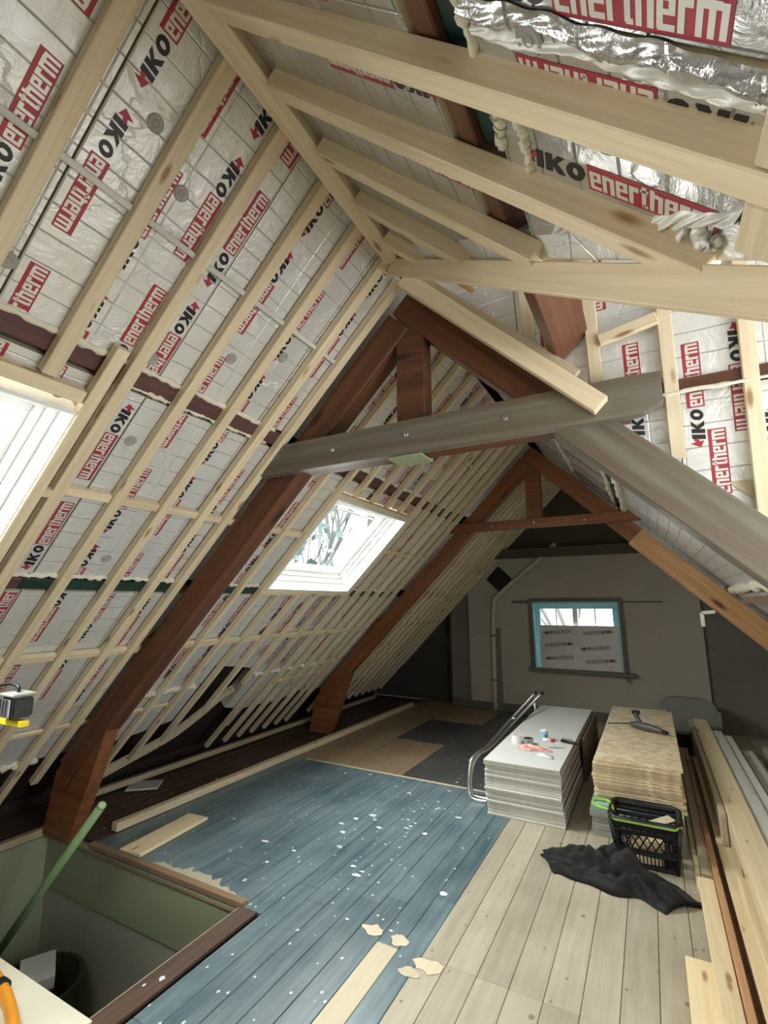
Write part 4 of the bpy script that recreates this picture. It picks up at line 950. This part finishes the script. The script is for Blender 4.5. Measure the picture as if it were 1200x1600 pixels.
# ================================================================= LUMBER at right
def plank(x0, x1, y0, y1, z0, z1, m, label, xo=0, name='timber_plank', group=None):
    """xo: sideways shift of the far end"""
    return tag(beam(name, ((x0+x1)/2, y0, (z0+z1)/2), ((x0+x1)/2+xo, y1, (z0+z1)/2), x1-x0, z1-z0, m, b=.003), label, 'plank', group)
plank(-.005, .10, .9, 2.82, .001, .045, LUMB, 'short pale plank with a square end nearest the bare floorboards at right')
plank(.095, .172, .7, 3.50, .046, .085, LUMB, 'pale narrow plank overlapping the short plank, second from the floorboards', 0)
plank(.09, .118, 3.5, 4.6, .001, .03, LUMB, 'thin splintered plank end beside the black crate')
plank(.12, .175, 3.55, 6.3, .001, .085, PINEG, 'dusty long plank right beside the chipboard stack', .0)
plank(.175, .205, .7, 6.2, .001, .11, REDP, 'reddish plank on edge along the dark gap in the timber pile')
plank(.235, .40, .7, 5.9, .001, .10, LUMB, 'wide orange-tinted plank just right of the dark gap, bottom of the pile')
plank(.41, .60, .8, 6.1, .001, .10, LUMB, 'bottom plank in the middle of the timber pile')
plank(.61, .80, .8, 6.1, .001, .10, LUMB, 'bottom plank at the far right of the timber pile')
plank(.275, .44, .8, 3.40, .101, .17, LUMB, 'second-layer plank ending short on the orange-tinted plank')
plank(.45, .62, .8, 6.3, .101, .17, LUMB, 'second-layer plank in the middle of the timber pile')
plank(.265, .30, 3.93, 6.72, .101, .295, PINEG, 'grey-brown board on edge forming the shaded side of the pile')
plank(.305, .44, 2.2, 6.74, .2, .30, LUMB, 'top plank of the pile, longest and nearest the chipboard')
plank(.305, .44, 3.5, 6.7, .101, .198, PINEG, 'plank hidden under the long top plank of the pile')
plank(.445, .53, 2.7, 6.3, .2, .285, PALEP, 'pale grey plank on top of the pile beside the long top plank')
plank(.53, .60, 3.6, 6.2, .2, .27, PALEP, 'whitish grooved plank third from the left on top of the pile')
plank(.63, .72, 3.2, 5.9, .101, .22, PALEP, 'whitish short plank at the right flank of the pile')
plank(.84, .90, 3.4, 6.2, .001, .20, PINEG, 'brown narrow plank standing apart at the right of the pile', 0)
for q in ((.99, 2.5), (.95, 2.2)): pass
# grey tub, dark case
t = thing('plastic_tub', 'grey rounded plastic tub lying on its side near the back wall', 'tub', (.25, 6.98, 0))
prof = []
W_, H_ = .30, .36
ring = [Vector((math.copysign(abs(math.cos(a))**.5, math.cos(a)), 0, math.copysign(abs(math.sin(a))**.5, math.sin(a)))) for a in [2*math.pi*i/28 for i in range(28)]]
vs = []; fs = []
for k, (sc_, y) in enumerate(((1.0, 0), (1.03, .01), (1.03, .03), (.97, .035), (.90, .30), (.86, .32), (.0, .32))):
    for r_ in ring: vs.append((.28+r_.x*.29*sc_, 6.93+y, .24+r_.z*.235*sc_))
for k in range(6):
    for i in range(28): fs.append((k*28+i, k*28+(i+1) % 28, (k+1)*28+(i+1) % 28, (k+1)*28+i))
fs.append(tuple(range(28)))
mesh_obj('tub_shell', vs, fs, GREYPL, t, Matrix())
bevelled('tub_handle', .555, .60, 6.90, 6.94, .16, .36, GREYPL, t, b=.008, seg=2)
t = thing('tool_case', 'flat dark case on the floor between the chipboard and the timber pile', 'case', (.19, 6.55, 0))
bevelled('case_body', .08, .26, 6.35, 6.7, .002, .20, BLACK, t, b=.01); bevelled('case_lid', .075, .262, 6.34, 6.71, .2015, .235, GREYPL, t, b=.006); tube('case_handle', smooth_path([(.13, 6.335, .15), (.14, 6.31, .15), (.2, 6.31, .15), (.21, 6.335, .15)], 4), .006, BLACK, t, 6)

# ================================================================= LEFT FOREGROUND THINGS
t = thing('lying_board', 'short pale board lying on the blue floor by the stairwell', 'board', (-3.12, 2.5, 0)); bpy.data.objects.remove(t)
o = beam('lying_board', (-3.10, 2.25, .012), (-3.15, 2.84, .012), .19, .02, LUMB); tag(o, 'short pale board lying on the blue floor beside the stairwell', 'board')
tag(beam('lying_board', (-4.28+.12, 2.95, .02), (-3.96, 3.12, .02), .2, .016, PALEP), 'dusty pale offcut lying on the dark eaves floor behind the leaning post', 'board')
t = thing('handrail_pole', 'round green painted pole leaning out of the stairwell', 'pole', (-4.0, 1.88, -.94))
pdir = Vector((.827, .06, .98)).normalized(); ptop = Vector((-2.895, 1.9, .455)); pbot = ptop-pdir*1.70
tube('pole_shaft', [pbot+pdir*.3, ptop-pdir*.02], .0245, GREENPOLE, t, 16); tube('pole_tip', [ptop-pdir*.02, ptop-pdir*.006, ptop], [.0245, .023, .017], plain('pale_green_tip', (.40, .60, .36), .4), t, 16)
# tub with box down in the stairwell
t = thing('round_basket', 'dark olive round basket down in the stairwell', 'basket', (-3.42, 1.88, -.94))
lathe('basket_wall', [(.20, 0), (.22, .02), (.255, .33), (.265, .34), (.245, .34), (.21, .02), (.0, .015)], OLIVE, t, (-3.40, 1.90, -.94), 28)
t = thing('carton', 'pale grey carton with a dark red band inside the round basket', 'box', (-3.42, 1.82, -.9))
for nme, z0, z1, m_, ex in (('carton_body', -.90, -.625, GYPS, 0), ('red_band', -.625, -.595, DRED, .002), ('carton_top', -.595, -.53, GYPS, 0)):
    bevelled(nme, -.13-ex, .13+ex, -.09-ex, .09+ex, z0, z1, m_, t, Matrix.Translation((-3.40, 1.92, 0)) @ Matrix.Rotation(-.5, 4, 'Z'), b=.004)
# cream board across the near side of the stairwell + orange cord reel bar
o = bevelled('trestle_board', -3.92, -2.045, 1.0, 1.385, -.024, .012, BEIGEW); tag(o, 'cream painted board with knots across the near end of the stairwell', 'board')
t = thing('orange_hose', 'orange hose with a black clip lying on the cream board', 'hose', (-2.5, 1.24, .012))
tube('hose_body', smooth_path([(-3.2, 1.27, .042), (-2.75, 1.30, .042), (-2.5, 1.275, .042), (-2.28, 1.215, .042), (-2.1, 1.13, .042), (-1.9, 1.02, .042)], 5), .022, ORANGE, t, 12)
lathe('black_clip', [(.023, -.02), (.029, -.018), (.029, .018), (.023, .02)], BLACK, t, M=Matrix.Translation((-2.50, 1.275, .042)) @ Matrix.Rotation(math.pi/2, 4, 'Y'), seg=14)
tube('clip_tail', smooth_path([(-2.5, 1.25, .05), (-2.52, 1.21, .05), (-2.56, 1.19, .03), (-2.58, 1.22, .02)], 3), .007, BLACK, t, 6)
# work lamp on yellow stand
t = thing('work_lamp', 'black work lamp with cable clamped to a yellow stand at left edge', 'lamp', (-2.34, 1.0, .012))
tube('mast', [(-2.34, 1.0, .012), (-2.34, 1.0, 1.16)], .014, YEL, t); beam('yellow_bar', (-2.40, 1.0, 1.165), (-2.02, 1.0, 1.172), .03, .022, YEL, t)
for a in (0, 2.1, 4.2): tube('stand_leg', [(-2.34, 1.0, .30), (-2.34+.16*math.cos(a), 1.0+.16*math.sin(a), .02)], .009, YEL, t, 6)
bevelled('lamp_housing', -2.135, -2.045, .965, 1.035, 1.19, 1.262, BLACK, t, b=.006, seg=2); bevelled('lamp_top', -2.14, -2.04, .96, 1.04, 1.264, 1.276, GREYPL, t, b=.004)
for i in range(4): bevelled('cooling_fin', -2.128+i*.021, -2.12+i*.021, .955, .963, 1.195, 1.258, STEEL, t, b=.001)
tube('lamp_cable', smooth_path([(-2.09, 1.0, 1.276), (-2.10, 1.0, 1.295), (-2.16, 1.0, 1.30), (-2.24, .99, 1.28), (-2.33, 1.0, 1.2)], 5), .006, BLACK, t, 6)
tube('bracket', [(-2.10, 1.0, 1.19), (-2.10, 1.0, 1.17)], .010, STEEL, t, 8)

# ================================================================= OUTSIDE: trees and ground
tag(bevelled('ground', -40, 40, -30, 60, -3.1, -3.0, plain('winter_grass', (.16, .18, .1), .9, nscale=.3), b=0), kind='structure')
def tree(x, y, h, seed, label, leaves=True):
    rr = random.Random(seed); t = thing('garden_tree', label, 'tree', (x, y, -3)); vs = []; fs = []
    def seg(a, d, l, r, dep):
        b_ = a+d*l; v_, f_ = tube_mesh([a, (a+b_)/2+Vector([rr.uniform(-.04, .04)*l for _ in range(3)]), b_], [r, r*.85, r*.65], 5); k = len(vs); vs.extend(v_); fs.extend([tuple(i+k for i in q) for q in f_])
        if dep == 0: tips.append(b_); return
        for _ in range(3 if dep > 1 else 4):
            nd = (d+Vector((rr.uniform(-.8, .8), rr.uniform(-.8, .8), rr.uniform(-.2, .6)))).normalized(); seg(a+d*l*rr.uniform(.5, 1), nd, l*rr.uniform(.55, .75), r*.5, dep-1)
    tips = []; seg(Vector((x, y, -3)), Vector((0, 0, 1)), h*.42, h*.018, 4)
    c = Vector((x, y, -3)); mesh_obj('trunk_and_branches', [v-c for v in vs], fs, BARK, t, Matrix.Translation(c))
    if leaves:
        vs2 = []; fs2 = []
        for p in tips:
            for _ in range(5):
                q = p+Vector([rr.gauss(0, .22) for _ in range(3)]); d1 = Vector([rr.uniform(-1, 1) for _ in range(3)])*.08; d2 = Vector([rr.uniform(-1, 1) for _ in range(3)])*.08; k = len(vs2)
                vs2 += [q-d1, q+d2, q+d1, q-d2]; fs2.append((k, k+1, k+2, k+3))
        me = bpy.data.meshes.new('foliage'); me.from_pydata([tuple(v-c) for v in vs2], [], fs2); me.materials.append(LEAF); o = bpy.data.objects.new('foliage', me); C.objects.link(o); o['kind'] = 'stuff'; o.parent = t
        o.matrix_basis = Matrix()
tree(-7.8, 9.0, 12, 5, 'leafy tree seen through the far skylight')
tree(-2.2, 16.5, 8.5, 8, 'bare tree seen through the left panes of the gable window', False)
tree(1.6, 22, 9, 12, 'bare tree seen through the right panes of the gable window', False)
